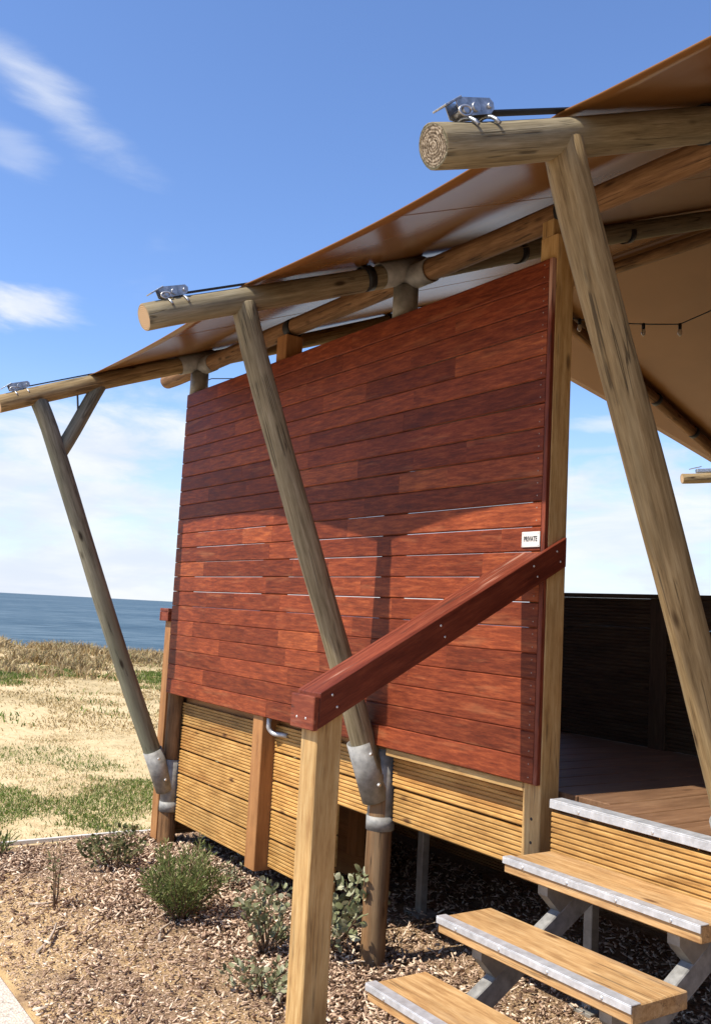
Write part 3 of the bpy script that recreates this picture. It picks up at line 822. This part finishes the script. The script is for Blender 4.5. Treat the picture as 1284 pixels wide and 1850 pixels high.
# reeded skirting below the screen, bay by bay
def skirting(x0, x1, z0, n, yf, label, stagger=0.0, top=None):
    t = thing('skirting_bay', ((x0 + x1) / 2, yf, z0), label, 'skirting', 'bays of ribbed skirting boards')
    r = random.Random(int(x0 * 100))
    for k in range(n):
        a = x0 - (r.random() * stagger)
        reeded_board('board', a, x1, yf + r.uniform(0, 0.002), z0 + 0.1460 * k, M['reeded_pine'], t)
    return t
skirting(-3.12, -2.064, -0.775, 5, 0.098, 'ribbed golden skirting bay at the sea end with five boards')
skirting(-1.956, -1.36, -0.765, 5, 0.098, 'ribbed skirting bay between square stud and handrail newel')
skirting(-1.355, -1.055, -0.334, 2, 0.098, 'short ribbed skirting bay between newel and round post')
t = skirting(-0.885, -0.068, -0.318, 2, 0.085, 'ribbed skirting bay under the screen beside the door post', 0.03)
box('ledge', -0.885, -0.068, 0.022, 0.105, -0.036, -0.004, M['pine'], t, 0.003)
t2 = thing('backing_rail', (-2.1, 0.11, -0.02), 'shaded timber rail behind the top of the skirting', 'rail')
box('rail', -3.12, -1.05, 0.126, 0.134, -0.18, 0.0, M['brown_pine'], t2, 0.002)

# bent conduit by the stud
t = thing('conduit_elbow', (-1.93, 0.05, -0.05), 'short bent metal pipe below the screen beside the square stud', 'pipe')
pts = [(-1.935, 0.045, 0.02), (-1.935, 0.045, -0.055)]
for k in range(1, 7):
    a = k / 6 * math.pi / 2
    pts.append((-1.935 + 0.03 * (1 - math.cos(a)), 0.045 + 0.004 * k, -0.055 - 0.03 * math.sin(a)))
pts.append((-1.83, 0.10, -0.085))
tube('pipe', pts, 0.0125, M['alu'], t, 12)

# ------------------------------------------------------------------ red timber screen
def build_screen():
    t = thing('privacy_screen', (-1.585, 0.0, 0.0), 'large red hardwood screen of horizontal boards facing the sun', 'screen')
    W = 3.168; rnd = random.Random(21)
    for row in range(21):
        cuts = [-W]
        while cuts[-1] < -0.42:
            cuts.append(cuts[-1] + rnd.choice((0.36, 0.45, 0.6, 0.8, 1.1)) * rnd.uniform(0.85, 1.15))
        cuts = [c for c in cuts if c < -0.18] + [0.0]
        for a, b in zip(cuts[:-1], cuts[1:]):
            z0 = row * 0.09 + rnd.uniform(-0.0006, 0.0006) * (row > 6); y = rnd.uniform(0, 0.0006)
            box('board', a + 0.0001, b - 0.0001, y, y + 0.019, z0 + (0.0011 if row > 5 else 0.0002), z0 + (0.0889 if row > 5 else 0.0898), M['merbau'], t, -0.0042)
    pts = []
    for row in range(21):
        for dz in (0.022, 0.068):
            pts.append((-0.022, 0.0, row * 0.09 + dz))
    dots('screws', pts, 0.0026, 0.0008, (0, -1, 0), M['steel_dull'], t)
    box('end_trim', -0.0005 + 0.001, 0.0195, 0.0005, 0.0200, 0.0, 1.888, M['merbau_worn'], t, 0.002, 'z')
build_screen()

# PRIVATE sign
def build_sign():
    t = thing('private_sign', (-0.043, -0.002, 0.853), 'small pale PRIVATE sign screwed to the red screen', 'sign')
    box('plate', -0.088, 0.002, -0.005, -0.0005, 0.826, 0.882, M['plate'], t, 0.001)
    cu = bpy.data.curves.new('lettering', 'FONT'); cu.body = 'PRIVATE'; cu.size = 0.022; cu.align_x = 'CENTER'; cu.align_y = 'CENTER'; cu.extrude = 0.0003; cu.offset = 0.0004
    tmp = bpy.data.objects.new('tmp', cu); COL.objects.link(tmp)
    dg = bpy.context.evaluated_depsgraph_get(); dg.update()
    me = bpy.data.meshes.new_from_object(tmp.evaluated_get(dg)); bpy.data.objects.remove(tmp)
    me.materials.clear(); me.materials.append(M['ink'])
    xs = [v.co.x for v in me.vertices]; s = 0.066 / (max(xs) - min(xs))
    for v in me.vertices: v.co.x *= s; v.co.y *= 1.15
    mw = Matrix(((1, 0, 0, -0.043), (0, 0, -1, -0.0058), (0, 1, 0, 0.855), (0, 0, 0, 1)))
    link_obj('lettering', me, t, mw)
    dots('screws', [(-0.082, -0.005, 0.832), (-0.004, -0.005, 0.832), (-0.082, -0.005, 0.876), (-0.004, -0.005, 0.876)], 0.003, 0.001, (0, -1, 0), M['screw'], t)
build_sign()

# ------------------------------------------------------------------ handrail
def build_handrail():
    t = thing('stair_handrail', (-0.02, -0.86, GZ), 'sloping red hardwood handrail on a square pine newel post', 'handrail')
    a = Vector((0, -0.925, 0.0)); slope = 0.542; d = Vector((0, 1, slope)).normalized(); n = Vector((0, -slope, 1)).normalized()
    L = (0.99) / d.y; z_top = 0.322                     # top edge height at the lower end
    def pt(s, h, x): return Vector((x, -0.9125, z_top)) + d * s + n * h + Vector((0, 0, 0))
    def plumb(name, s0, s1, x0, x1, ht, hb, mat):
        # board following the slope, both ends cut plumb
        y0 = -0.9125 + s0; y1 = -0.9125 + s1; k = 1.0 / d.y
        vs = []
        for xx in (x0, x1):
            for yy in (y0, y1):
                zt = z_top + (yy + 0.9125) * slope
                vs += [(xx, yy, zt - hb * k), (xx, yy, zt - ht * k)]
        c = Vector((sum(v[0] for v in vs) / 8, sum(v[1] for v in vs) / 8, sum(v[2] for v in vs) / 8))
        mw = frame_from(d, (0, 0, 1), c); inv = mw.inverted()
        me = bpy.data.meshes.new(name)
        me.from_pydata([tuple(inv @ Vector(v)) for v in vs], [], [(0, 1, 3, 2), (4, 6, 7, 5), (0, 4, 5, 1), (2, 3, 7, 6), (1, 5, 7, 3), (0, 2, 6, 4)])
        bm = bmesh.new(); bm.from_mesh(me); bmesh.ops.recalc_face_normals(bm, faces=bm.faces)
        bmesh.ops.bevel(bm, geom=bm.edges[:], offset=0.002, segments=1, affect='EDGES'); bm.to_mesh(me); bm.free()
        me.materials.append(mat); return link_obj(name, me, t, mw)
    H = 1.005
    plumb('right_side_board', 0.0, H, 0.0215, 0.0405, 0.0, 0.092, M['merbau_rail'])
    plumb('left_side_board', 0.0, 0.895, -0.0865, -0.0675, 0.0, 0.092, M['merbau_worn'])
    plumb('cap', 0.0, 0.895, -0.0672, 0.0212, 0.0008, 0.020, M['merbau_worn'])
    box('end_block', -0.088, 0.042, -0.934, -0.9135, 0.213, 0.312, M['merbau_worn'], t, 0.003, 'x')
    box('newel', -0.067, 0.0205, -0.905, -0.815, GZ - 0.15, 0.296, M['pine'], t, 0.004, 'z')
    sc = []
    for s in (0.035, 0.49, 0.95 * L - 0.12, L - 0.05):
        for h in (-0.025, -0.065): sc.append(pt(s, h, 0.0405))
    dots('side_screws', sc, 0.0042, 0.0015, (1, 0, 0), M['screw'], t)
    dots('end_screws', [(-0.05, -0.934, 0.245), (0.0, -0.934, 0.245)], 0.0042, 0.0015, (0, -1, 0), M['screw'], t)
build_handrail()

# ------------------------------------------------------------------ steps
def build_steps():
    t = thing('timber_steps', (0.48, -0.6, GZ), 'open timber steps with aluminium nosings on galvanised stringers', 'steps')
    XL, XR = 0.12, 0.85
    tr = [(-0.19, -0.242), (-0.338, -0.505), (-0.489, -0.757), (-0.64, -1.01), (-0.79, -1.265)]
    for z, y in tr:
        b = box('tread', XL + 0.002, XR - 0.002, y + 0.006, y + 0.218, z - 0.045, z, M['tread_pine'], t, 0.003)
        nz = box('nosing', XL, XR, y - 0.001, y + 0.036, z + 0.001, z + 0.004, M['alu'], b, 0.001)
        box('nosing_lip', XL, XR, y - 0.001, y + 0.004, z - 0.017, z + 0.001, M['alu'], b, 0.001)
        dots('screws', [(XL + 0.09 + k * 0.183, y - 0.001, z - 0.010) for k in range(4)], 0.006, 0.003, (0, -1, 0), M['screw'], b)
    sl = (tr[0][0] - tr[2][0]) / (tr[0][1] - tr[2][1])
    for x in (0.255, 0.735):
        def zc(y): return -0.325 + sl * (y + 0.13)
        beam('stringer', (x, 0.06, zc(0.06) - 0.038), (x, -1.20, zc(-1.20) - 0.038), 0.042, 0.070, M['galv'], t, 0.003)
        for z, y in tr:
            if y < -1.2: continue
            # cleat: tapered block between stringer and tread
            yb = y + 0.20; yf = y + 0.045
            vs = []
            for q in (-0.020, 0.020):
                vs += [(q, yf, z - 0.0465), (q, yb, z - 0.0465), (q, yb, zc(yb) - 0.002), (q, yf + 0.06, zc(yf + 0.06) - 0.002), (q, yf, z - 0.085)]
            cy = (yf + yb) / 2; cz = z - 0.08
            vs = [(q, yy - cy, zz - cz) for q, yy, zz in vs]
            fs = [(0, 1, 2, 3, 4), (9, 8, 7, 6, 5)] + [(i, 5 + i, 5 + (i + 1) % 5, (i + 1) % 5) for i in range(5)]
            me = bpy.data.meshes.new('cleat'); me.from_pydata(vs, [], fs); me.materials.append(M['steel_dull'])
            bm = bmesh.new(); bm.from_mesh(me); bmesh.ops.recalc_face_normals(bm, faces=bm.faces); bm.to_mesh(me); bm.free()
            link_obj('cleat', me, t, Matrix.Translation((x, cy, cz)))
    box('foot_pad', 0.15, 0.82, -1.30, -1.12, GZ - 0.05, GZ + 0.06, M['aggregate'], t, 0.004)
build_steps()
def cord(pts, r, label, name='loose_cord'):
    t = thing(name, pts[-1], label, 'cord')
    tube('strand', pts, r, M['cord'], t, 6)
cord([(0.853, -0.10, -0.24), (0.858, -0.12, -0.275), (0.862, -0.15, -0.30), (0.856, -0.16, -0.335), (0.862, -0.165, -0.36)], 0.0035, 'frayed white cord hanging from the end of the upper tread')

# ------------------------------------------------------------------ low wall at the back of the deck, left balustrade
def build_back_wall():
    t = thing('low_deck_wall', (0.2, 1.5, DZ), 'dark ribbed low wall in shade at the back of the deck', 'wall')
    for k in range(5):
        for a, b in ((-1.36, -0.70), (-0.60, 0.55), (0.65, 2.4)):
            reeded_board('board', a, b, 1.50, DZ + 0.002 + k * 0.1465 + (0.0018 if k == 4 and a > -0.65 else 0), M['shaded_boards'], t, h=0.1464)
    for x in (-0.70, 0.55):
        box('stud', x, x + 0.10, 1.49, 1.56, DZ, DZ + 0.735, M['shaded_boards'], t, 0.002, 'z')
    box('cap', -1.36, 2.4, 1.478, 1.57, DZ + 0.737, DZ + 0.757, M['shaded_boards'], t, 0.002)
    for x in (-1.36, 2.3): box('stud', x, x + 0.09, 1.523, 1.60, DZ, DZ + 0.735, M['shaded_boards'], t, 0.002, 'z')
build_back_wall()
def build_balustrade():
    t = thing('end_balustrade', (-3.29, 0.8, DZ), 'timber balustrade at the sea end of the deck with red cap rail', 'balustrade')
    box('post', -3.335, -3.245, 0.035, 0.125, GZ + 0.02, 0.44, M['brown_pine'], t, 0.003, 'z')
    box('post', -3.335, -3.245, 1.52, 1.61, GZ + 0.02, 0.44, M['brown_pine'], t, 0.003, 'z')
    box('cap_rail', -3.355, -3.225, 0.0, 1.62, 0.500, 0.520, M['merbau_worn'], t, 0.003, 'y')
    box('cap_side', -3.355, -3.336, 0.0, 1.62, 0.44, 0.499, M['merbau_worn'], t, 0.003, 'y')
    box('cap_side', -3.244, -3.225, 0.0, 1.62, 0.44, 0.499, M['merbau_worn'], t, 0.003, 'y')
    box('cap_end', -3.334, -3.246, 0.002, 0.021, 0.44, 0.499, M['merbau_worn'], t, 0.003)
    for k in range(9):
        reeded_board('board', 0.13, 1.515, -3.26, -0.89 + k * 0.146, M['brown_pine'], t, along='y')
build_balustrade()

# ------------------------------------------------------------------ string lights
def string_light(pts, bulbs, label, bulb_r=0.012):
    t = thing('string_light', pts[0], label, 'string light')
    n = 40; path = []
    P = [Vector(p) for p in pts]
    for i in range(len(P) - 1):
        for k in range(12):
            q = k / 12; p = P[i].lerp(P[i + 1], q); p.z -= 0.02 * math.sin(math.pi * q) * (P[i + 1] - P[i]).length; path.append(p)
    path.append(P[-1])
    tube('cable', path, 0.0032, M['black'], t, 6)
    for f in bulbs:
        p = path[int(f * (len(path) - 1))]
        s = tube('socket', [p + Vector((0, 0, 0.004)), p + Vector((0, 0, -0.028))], 0.009, M['black'], t, 8)
        prof = [(0.0, 0.006), (0.008, 0.011), (0.020, bulb_r), (0.030, 0.010), (0.037, 0.004)]
        tube('bulb', [p + Vector((0, 0, -0.028 - a)) for a, _ in prof], [r for _, r in prof], M['bulb'], t, 8)
string_light([(-3.15, 0.9, 2.36), (-1.02, 1.20, 2.165), (-0.695, 1.68, 2.165), (0.72, 2.4, 2.86)], [0.10, 0.19, 0.28, 0.373, 0.563, 0.667, 0.76, 0.86, 0.94], 'string of small bulbs hanging under the tan canvas')
string_light([(-3.36, 0.20, 2.05), (-3.30, 0.22, 2.06), (-2.0, 0.32, 1.93), (-0.97, 0.60, 2.12)], [0.12], 'black lamp cable with one socket above the far end of the screen', 0.013)

# ------------------------------------------------------------------ neighbouring tent's pole end
def build_neighbour():
    dist = 12.0
    def at(px, py): return CAM + (D_ * 1706.06 + R_ * (px - 642) - U_ * (py - 925)) * (dist / 1706.06)
    e = at(1231, 865); q = Vector((0.54, 0.83, 0.10)).normalized()
    t = thing('neighbour_pole', (e.x + 2.0 * q.x, e.y + 2.0 * q.y, GZ), 'pale log pole end of the next tent at the right edge', 'pole')
    log('pole', e, e + q * 3.4, 0.065, M['log_warm'], t)
    m = e + q * 2.0
    log('prop', (m.x + 0.5, m.y + 0.8, float(ground_h(m.x, m.y)) - 0.2), m, 0.06, M['log'], t)
    c = e + q * 0.26 + Vector((0, 0, 0.07))
    r = thing('ratchet', c, 'distant ratchet tensioner on the next tent pole end at the right edge', 'ratchet', 'strap ratchets on the rafter ends')
    up = Vector((0, 0, 1))
    beam('handle', c - q * 0.16 + up * 0.05, c - q * 0.02 + up * 0.075, 0.07, 0.01, M['zinc'], r, 0.001)
    beam('side_plate', c - q * 0.08 + up * 0.022, c + q * 0.12 + up * 0.02, 0.07, 0.05, M['zinc'], r, 0.008)
    beam('webbing', c + q * 0.1 + up * 0.01, c + q * 1.4, 0.05, 0.006, M['webbing'], r, 0.0)
build_neighbour()

# ------------------------------------------------------------------ garden edging, sticks
t = thing('garden_edging', (-3.53, -0.5, GZ), 'thin pale timber edging strip between lawn and mulch bed', 'edging')
for k, (a, b) in enumerate(((-3.4, -1.32), (-1.315, -0.0), (0.005, 1.4))):
    box('strip', -3.555, -3.535, a, b, GZ - 0.10, GZ + 0.022 - 0.006 * k, M['cord'], t, 0.003, 'y')

def stick(pts, r, label):
    t = thing('fallen_stick', pts[0], label, 'stick', 'fallen sticks on the mulch')
    P = [Vector((x, y, float(ground_h(x, y)) + z)) for x, y, z in pts]
    tube('twig', P, [r * (1 - 0.5 * k / (len(P) - 1)) for k in range(len(P))], M['stick'], t, 6)
M['stick'] = plain('stick_wood', (0.42, 0.34, 0.26), 0.85, 0.15, 0.3, 30)
stick([(-0.80, -0.50, 0.012), (-0.84, -0.45, 0.03), (-0.87, -0.40, 0.028), (-0.88, -0.34, 0.02)], 0.011, 'pale bent stick on the mulch just left of the newel')
stick([(-1.72, -1.12, 0.012), (-1.80, -1.05, 0.022), (-1.92, -0.99, 0.02), (-2.02, -0.95, 0.015)], 0.008, 'thin dark twig on the sand near the path corner')
stick([(-2.35, -0.98, 0.012), (-2.30, -0.90, 0.02), (-2.34, -0.80, 0.015)], 0.007, 'short twig near the left edge of the mulch bed')
stick([(-1.62, -0.62, 0.012), (-1.70, -0.58, 0.03), (-1.78, -0.50, 0.022), (-1.83, -0.47, 0.02)], 0.007, 'pale forked twig in front of the feathery shrub')

# ------------------------------------------------------------------ mulch chips, grasses
def chips():
    rs = np.random.RandomState(4); N = 75000
    x = rs.uniform(-3.5, 1.6, N); y = rs.uniform(-1.29, 1.5, N)
    keep = rs.rand(N) < np.where((y > 0.25) & (x < 0.0), 0.25, np.where(y > 0.9, 0.3, 1.0))
    sandy = (fbm(x + 3.3, y - 1.2, 0.55) > 0.545) & (y < -0.45)
    sandy |= (fbm(x - 2.0, y + 5.0, 0.35) > 0.47) & (y < -0.72) & (x < -1.2)
    sandy |= (fbm(x * 1.0, y * 1.0, 0.9) > 0.60) & (y < -0.2)
    corner = ((x + 1.75) / 0.42) ** 2 + ((y + 1.2) / 0.20) ** 2 < 0.7 + 0.6 * fbm(x, y, 0.12)
    keep &= (rs.rand(N) > np.where(corner, 0.95, np.where(sandy, 0.84, 0.10)))
    x = x[keep]; y = y[keep]; n = len(x)
    L = rs.uniform(0.005, 0.017, n) * np.where(rs.rand(n) < 0.10, 1.8, 1.0); W = rs.uniform(0.002, 0.0065, n); H = rs.uniform(0.001, 0.0035, n)
    yaw = rs.uniform(0, 2 * np.pi, n); pit = rs.normal(0, 0.42, n); rol = rs.normal(0, 0.6, n)
    base = np.array([[sx, sy, sz] for sz in (-1, 1) for sx, sy in ((-1, -1), (1, -1), (1, 1), (-1, 1))], float)
    b = np.repeat(base[None], n, 0)
    b = b * np.stack([L, W, H], -1)[:, None, :]
    b[:, :, 1] *= np.where(base[None, :, 0] > 0, rs.uniform(0.2, 1.0, n)[:, None], 1.0)
    b[:, :, 2] += (base[None, :, 0] * rs.normal(0, 0.002, n)[:, None])
    def rot(b, a, i, j):
        c, s = np.cos(a)[:, None], np.sin(a)[:, None]; p, q = b[:, :, i].copy(), b[:, :, j].copy()
        b[:, :, i] = c * p - s * q; b[:, :, j] = s * p + c * q
    rot(b, rol, 1, 2); rot(b, pit, 0, 2); rot(b, yaw, 0, 1)
    z = ground_h(x, y) + rs.uniform(0.002, 0.030, n)
    v = b + np.stack([x, y, z], -1)[:, None, :]
    q = np.array([[0, 3, 2, 1], [4, 5, 6, 7], [0, 1, 5, 4], [1, 2, 6, 5], [2, 3, 7, 6], [3, 0, 4, 7]])
    f = (q[None] + (np.arange(n) * 8)[:, None, None]).reshape(-1, 4)
    o = mesh_np('wood_chips', v.reshape(-1, 3), f, M['chip'])
    tag(o, 'loose brown bark chips covering the garden bed', 'mulch', kind='stuff')
chips()
def fines():
    rs = np.random.RandomState(14); n = 110000
    x = rs.uniform(-3.5, 1.2, n); y = rs.uniform(-1.29, 0.6, n); z = ground_h(x, y) + rs.uniform(0.0, 0.006, n)
    L = rs.uniform(0.003, 0.009, n); W = rs.uniform(0.001, 0.003, n); a = rs.uniform(0, 2 * np.pi, n)
    d = np.stack([np.cos(a), np.sin(a), rs.normal(0, 0.3, n)], -1); e = np.stack([-np.sin(a), np.cos(a), rs.normal(0, 0.3, n)], -1)
    c = np.stack([x, y, z], -1)
    v = np.stack([c - d * L[:, None], c + e * W[:, None] + [0, 0, 0.001], c + d * L[:, None], c - e * W[:, None]], 1).reshape(-1, 3)
    f = np.array([[0, 3, 2, 1]])[None] + (np.arange(n) * 4)[:, None, None]
    tag(mesh_np('bark_fines', v, f.reshape(-1, 4), M['chip']), 'fine bark crumbs and litter scattered over the bed', 'litter', kind='stuff')
fines()

def blades(name, x, y, h, w, lean, mat, label, cat, rs, curl=0.4):
    n = len(x); z = ground_h(x, y) - 0.005
    an = rs.uniform(0, 2 * np.pi, n); ld = rs.uniform(0, 2 * np.pi, n)
    dx, dy = np.cos(an) * w, np.sin(an) * w
    lx, ly = np.cos(ld) * lean * h, np.sin(ld) * lean * h
    p0 = np.stack([x - dx, y - dy, z], -1); p1 = np.stack([x + dx, y + dy, z], -1)
    m0 = np.stack([x - dx * .7 + lx * curl, y - dy * .7 + ly * curl, z + h * 0.6], -1); m1 = np.stack([x + dx * .7 + lx * curl, y + dy * .7 + ly * curl, z + h * 0.6], -1)
    tp = np.stack([x + lx, y + ly, z + h * np.sqrt(np.clip(1 - 0.4 * lean ** 2, 0.3, 1))], -1)
    v = np.stack([p0, p1, m0, m1, tp], 1).reshape(-1, 3)
    k = (np.arange(n) * 5)[:, None, None]
    f = (np.array([[0, 1, 3], [0, 3, 2], [2, 3, 4]])[None] + k).reshape(-1, 3)
    o = mesh_np(name, v, f, mat); tag(o, label, cat, kind='stuff'); return o

def grasses():
    rs = np.random.RandomState(8)
    # lawn: dense green near the deck corner, thin and dry over the sand
    def scatter(N, x0, x1, y0, y1, dens):
        x = rs.uniform(x0, x1, N); y = rs.uniform(y0, y1, N)
        k = rs.rand(N) < dens(x, y); return x[k], y[k]
    def inview(x, y):
        a = np.arctan2(y - CAM.y, -(x - CAM.x))
        return (a > 0.12) & (a < 0.62)
    def green(x, y):
        near = sstep(x, -6.6, -5.0) * (0.05 + 0.95 * sstep(fbm(x, y, 0.55), 0.38, 0.62))
        mid = 0.22 * sstep(fbm(x + 20, y, 1.1), 0.52, 0.70) * sstep(x, -13, -8)
        far = 0.9 * sstep(-x, 10.2, 11.8) * sstep(-x, 17.5, 15.0) * sstep(fbm(x, y + 40, 1.8), 0.36, 0.56)
        return np.clip(near + mid + far, 0, 1) * inview(x, y)
    x, y = scatter(150000, -7.8, -3.6, -2.5, 3.2, green); n = len(x)
    blades('lawn_grass', x, y, rs.uniform(0.012, 0.045, n), rs.uniform(0.0022, 0.0045, n), rs.uniform(0.3, 1.4, n), M['lawn'], 'short green grass in patches beside the mulch bed', 'grass', rs)
    x, y = scatter(120000, -18, -7.6, -2.5, 8.0, green); n = len(x)
    blades('lawn_grass', x, y, rs.uniform(0.03, 0.09, n), rs.uniform(0.006, 0.012, n), rs.uniform(0.2, 1.1, n), M['lawn'], 'green grass strip on the sand before the dune', 'grass', rs)
    dry = lambda x, y: (0.10 + 0.75 * sstep(fbm(x + 9, y, 0.8), 0.42, 0.62)) * inview(x, y)
    x, y = scatter(60000, -8.0, -3.6, -2.5, 3.2, dry); n = len(x)
    blades('dry_grass', x, y, rs.uniform(0.008, 0.04, n), rs.uniform(0.002, 0.004, n), rs.uniform(0.4, 1.6, n), M['straw'], 'dry straw coloured grass litter on the sand', 'grass', rs)
    x, y = scatter(60000, -16, -8.0, -2.5, 7.0, dry); n = len(x)
    blades('dry_grass', x, y, rs.uniform(0.02, 0.06, n), rs.uniform(0.005, 0.009, n), rs.uniform(0.4, 1.6, n), M['straw'], 'sparse dry grass on the sand further out', 'grass', rs)
    # dune scrub against the sea
    dn = lambda x, y: sstep(-x, 13.5, 15.5) * (0.06 + 0.94 * sstep(fbm(x, y, 0.7), 0.42, 0.58)) * inview(x, y)
    x, y = scatter(130000, -23.5, -13.5, -3.0, 13.0, dn); n = len(x)
    hh = 0.04 + 0.26 * sstep(fbm(x + 3, y + 5, 0.8), 0.38, 0.72)
    blades('dune_grass', x, y, hh * rs.uniform(0.5, 1.15, n), rs.uniform(0.006, 0.02, n), rs.uniform(0.2, 1.5, n), M['dune'], 'tan dune grass along the edge above the sea', 'grass', rs)
grasses()

# ------------------------------------------------------------------ plants in the bed
def leaf_cloud(name, pts, dirs, L, W, mat, parent, origin, rs, fold=0.25):
    """separate pointed leaves, six triangles each, joined as one part"""
    n = len(pts); d = dirs / np.linalg.norm(dirs, axis=1)[:, None]
    r = rs.normal(size=(n, 3)); s = np.cross(d, r); s /= np.linalg.norm(s, axis=1)[:, None]; u = np.cross(s, d)
    L = np.broadcast_to(L, (n,))[:, None]; W = np.broadcast_to(W, (n,))[:, None]
    P = [pts, pts + d * L * .35 + s * W, pts + d * L * .35 - u * W * fold, pts + d * L * .35 - s * W, pts + d * L * .75 + s * W * .75, pts + d * L * .75 - s * W * .75, pts + d * L - u * W * 0.1, pts + d * L * .75 - u * W * fold]
    v = np.stack(P, 1).reshape(-1, 3) - np.asarray(origin)
    q = np.array([[0, 2, 1], [0, 3, 2], [1, 2, 7], [1, 7, 4], [3, 5, 7], [3, 7, 2], [4, 7, 6], [5, 6, 7]])
    f = (q[None] + (np.arange(n) * 8)[:, None, None]).reshape(-1, 3)
    o = mesh_np(name, v, f, mat, parent, Matrix.Translation(origin)); o['kind'] = 'stuff'
    return o

def shrub(name, x, y, label, stems, height, spread, leaf_n, L, W, mat, seed, droop=0.0, lean=(0, 0), along=(0.25, 1.0), tip=0.5, wmin=0.0):
    rs = np.random.RandomState(seed); rr = random.Random(seed)
    z = float(ground_h(x, y)); o = Vector((x, y, z))
    t = thing(name, o, label, 'shrub')
    pts = []; dirs = []
    for k in range(stems):
        a = 2 * math.pi * (k + rr.random()) / stems; s = spread * math.sqrt(rr.random()) ; h = height * rr.uniform(0.7, 1.05) * (1 - 0.45 * (s / spread) ** 2)
        c = [Vector((0, 0, -0.02))]
        for q in (0.25, 0.5, 0.75, 1.0):
            c.append(Vector((math.cos(a) * s * q ** 0.8 + lean[0] * q + rr.uniform(-.01, .01), math.sin(a) * s * q ** 0.8 + lean[1] * q + rr.uniform(-.01, .01), h * (q - droop * q * q))))
        tube('stem', [o + p for p in c], [0.0045, 0.004, 0.003, 0.002, 0.0012], M['stem'], t, 5)
        m = leaf_n // stems
        for j in range(m):
            q = along[0] + (along[1] - along[0]) * rr.random() ** 0.7
            i = min(3, int(q * 4)); p = c[i].lerp(c[i + 1], q * 4 - i); td = (c[i + 1] - c[i]).normalized()
            od = Vector((rr.gauss(0, 1), rr.gauss(0, 1), rr.gauss(0, 0.7))).normalized()
            pts.append(o + p + od * rr.uniform(0, 0.03) * (L / 0.04)); dirs.append(td * tip + od * 0.8)
    pts = np.array([tuple(p) for p in pts]); dirs = np.array([tuple(p) for p in dirs]); n = len(pts)
    leaf_cloud('foliage', pts, dirs, L * rs.uniform(0.6, 1.25, n), W * rs.uniform(0.7, 1.2, n), mat, t, o, rs)
    return t
shrub('feathery_shrub', -1.84, -0.42, 'bushy feathery green shrub in the mulch below the far skirting', 40, 0.40, 0.20, 4600, 0.030, 0.0026, M['leaf_feather'], 3, tip=0.9, along=(0.2, 1.0))
shrub('dark_shrub', -2.80, -0.40, 'low dark leafy shrub behind the feathery one near the lawn edge', 16, 0.26, 0.24, 420, 0.032, 0.009, M['leaf_dark'], 5)
shrub('silver_shrub', -1.17, -0.02, 'silvery round leafed shrub between newel and round post', 11, 0.46, 0.20, 300, 0.046, 0.015, M['leaf_silver'], 7, along=(0.3, 1.0), lean=(0.10, 0.03))
shrub('grey_green_shrub', -1.27, -0.28, 'grey green leafy shrub close to the left of the newel post', 11, 0.34, 0.16, 250, 0.040, 0.012, M['leaf_silver'], 9, along=(0.25, 1.0))
shrub('creeping_shrub', -0.92, -0.49, 'low sprawling leafy shrub at the foot of the newel post', 10, 0.19, 0.17, 150, 0.034, 0.010, M['leaf_silver'], 13, droop=0.35)
shrub('seedling', -2.27, -0.88, 'thin upright seedling alone on the left of the mulch bed', 3, 0.30, 0.05, 60, 0.030, 0.004, M['leaf_dark'], 15)
shrub('grass_tuft', -3.32, -0.86, 'small spiky tuft at the left edge of the bed', 9, 0.12, 0.05, 60, 0.06, 0.004, M['leaf_feather'], 17, tip=1.6)
shrub('young_shrub', -2.20, 0.02, 'small young plant against the skirting behind the feathery shrub', 5, 0.16, 0.07, 70, 0.03, 0.006, M['leaf_silver'], 19)

# strap tail under the far rafter
t = thing('strap_tail', (-3.19, -0.70, raf_z(-0.70) - 0.06), 'short black strap tail hanging under the leftmost rafter', 'strap')
beam('webbing', (-3.19, -0.70, raf_z(-0.70) - 0.03), (-3.19, -0.685, raf_z(-0.70) - 0.16), 0.025, 0.004, M['webbing'], t, 0.0, up=(0, 1, 0))
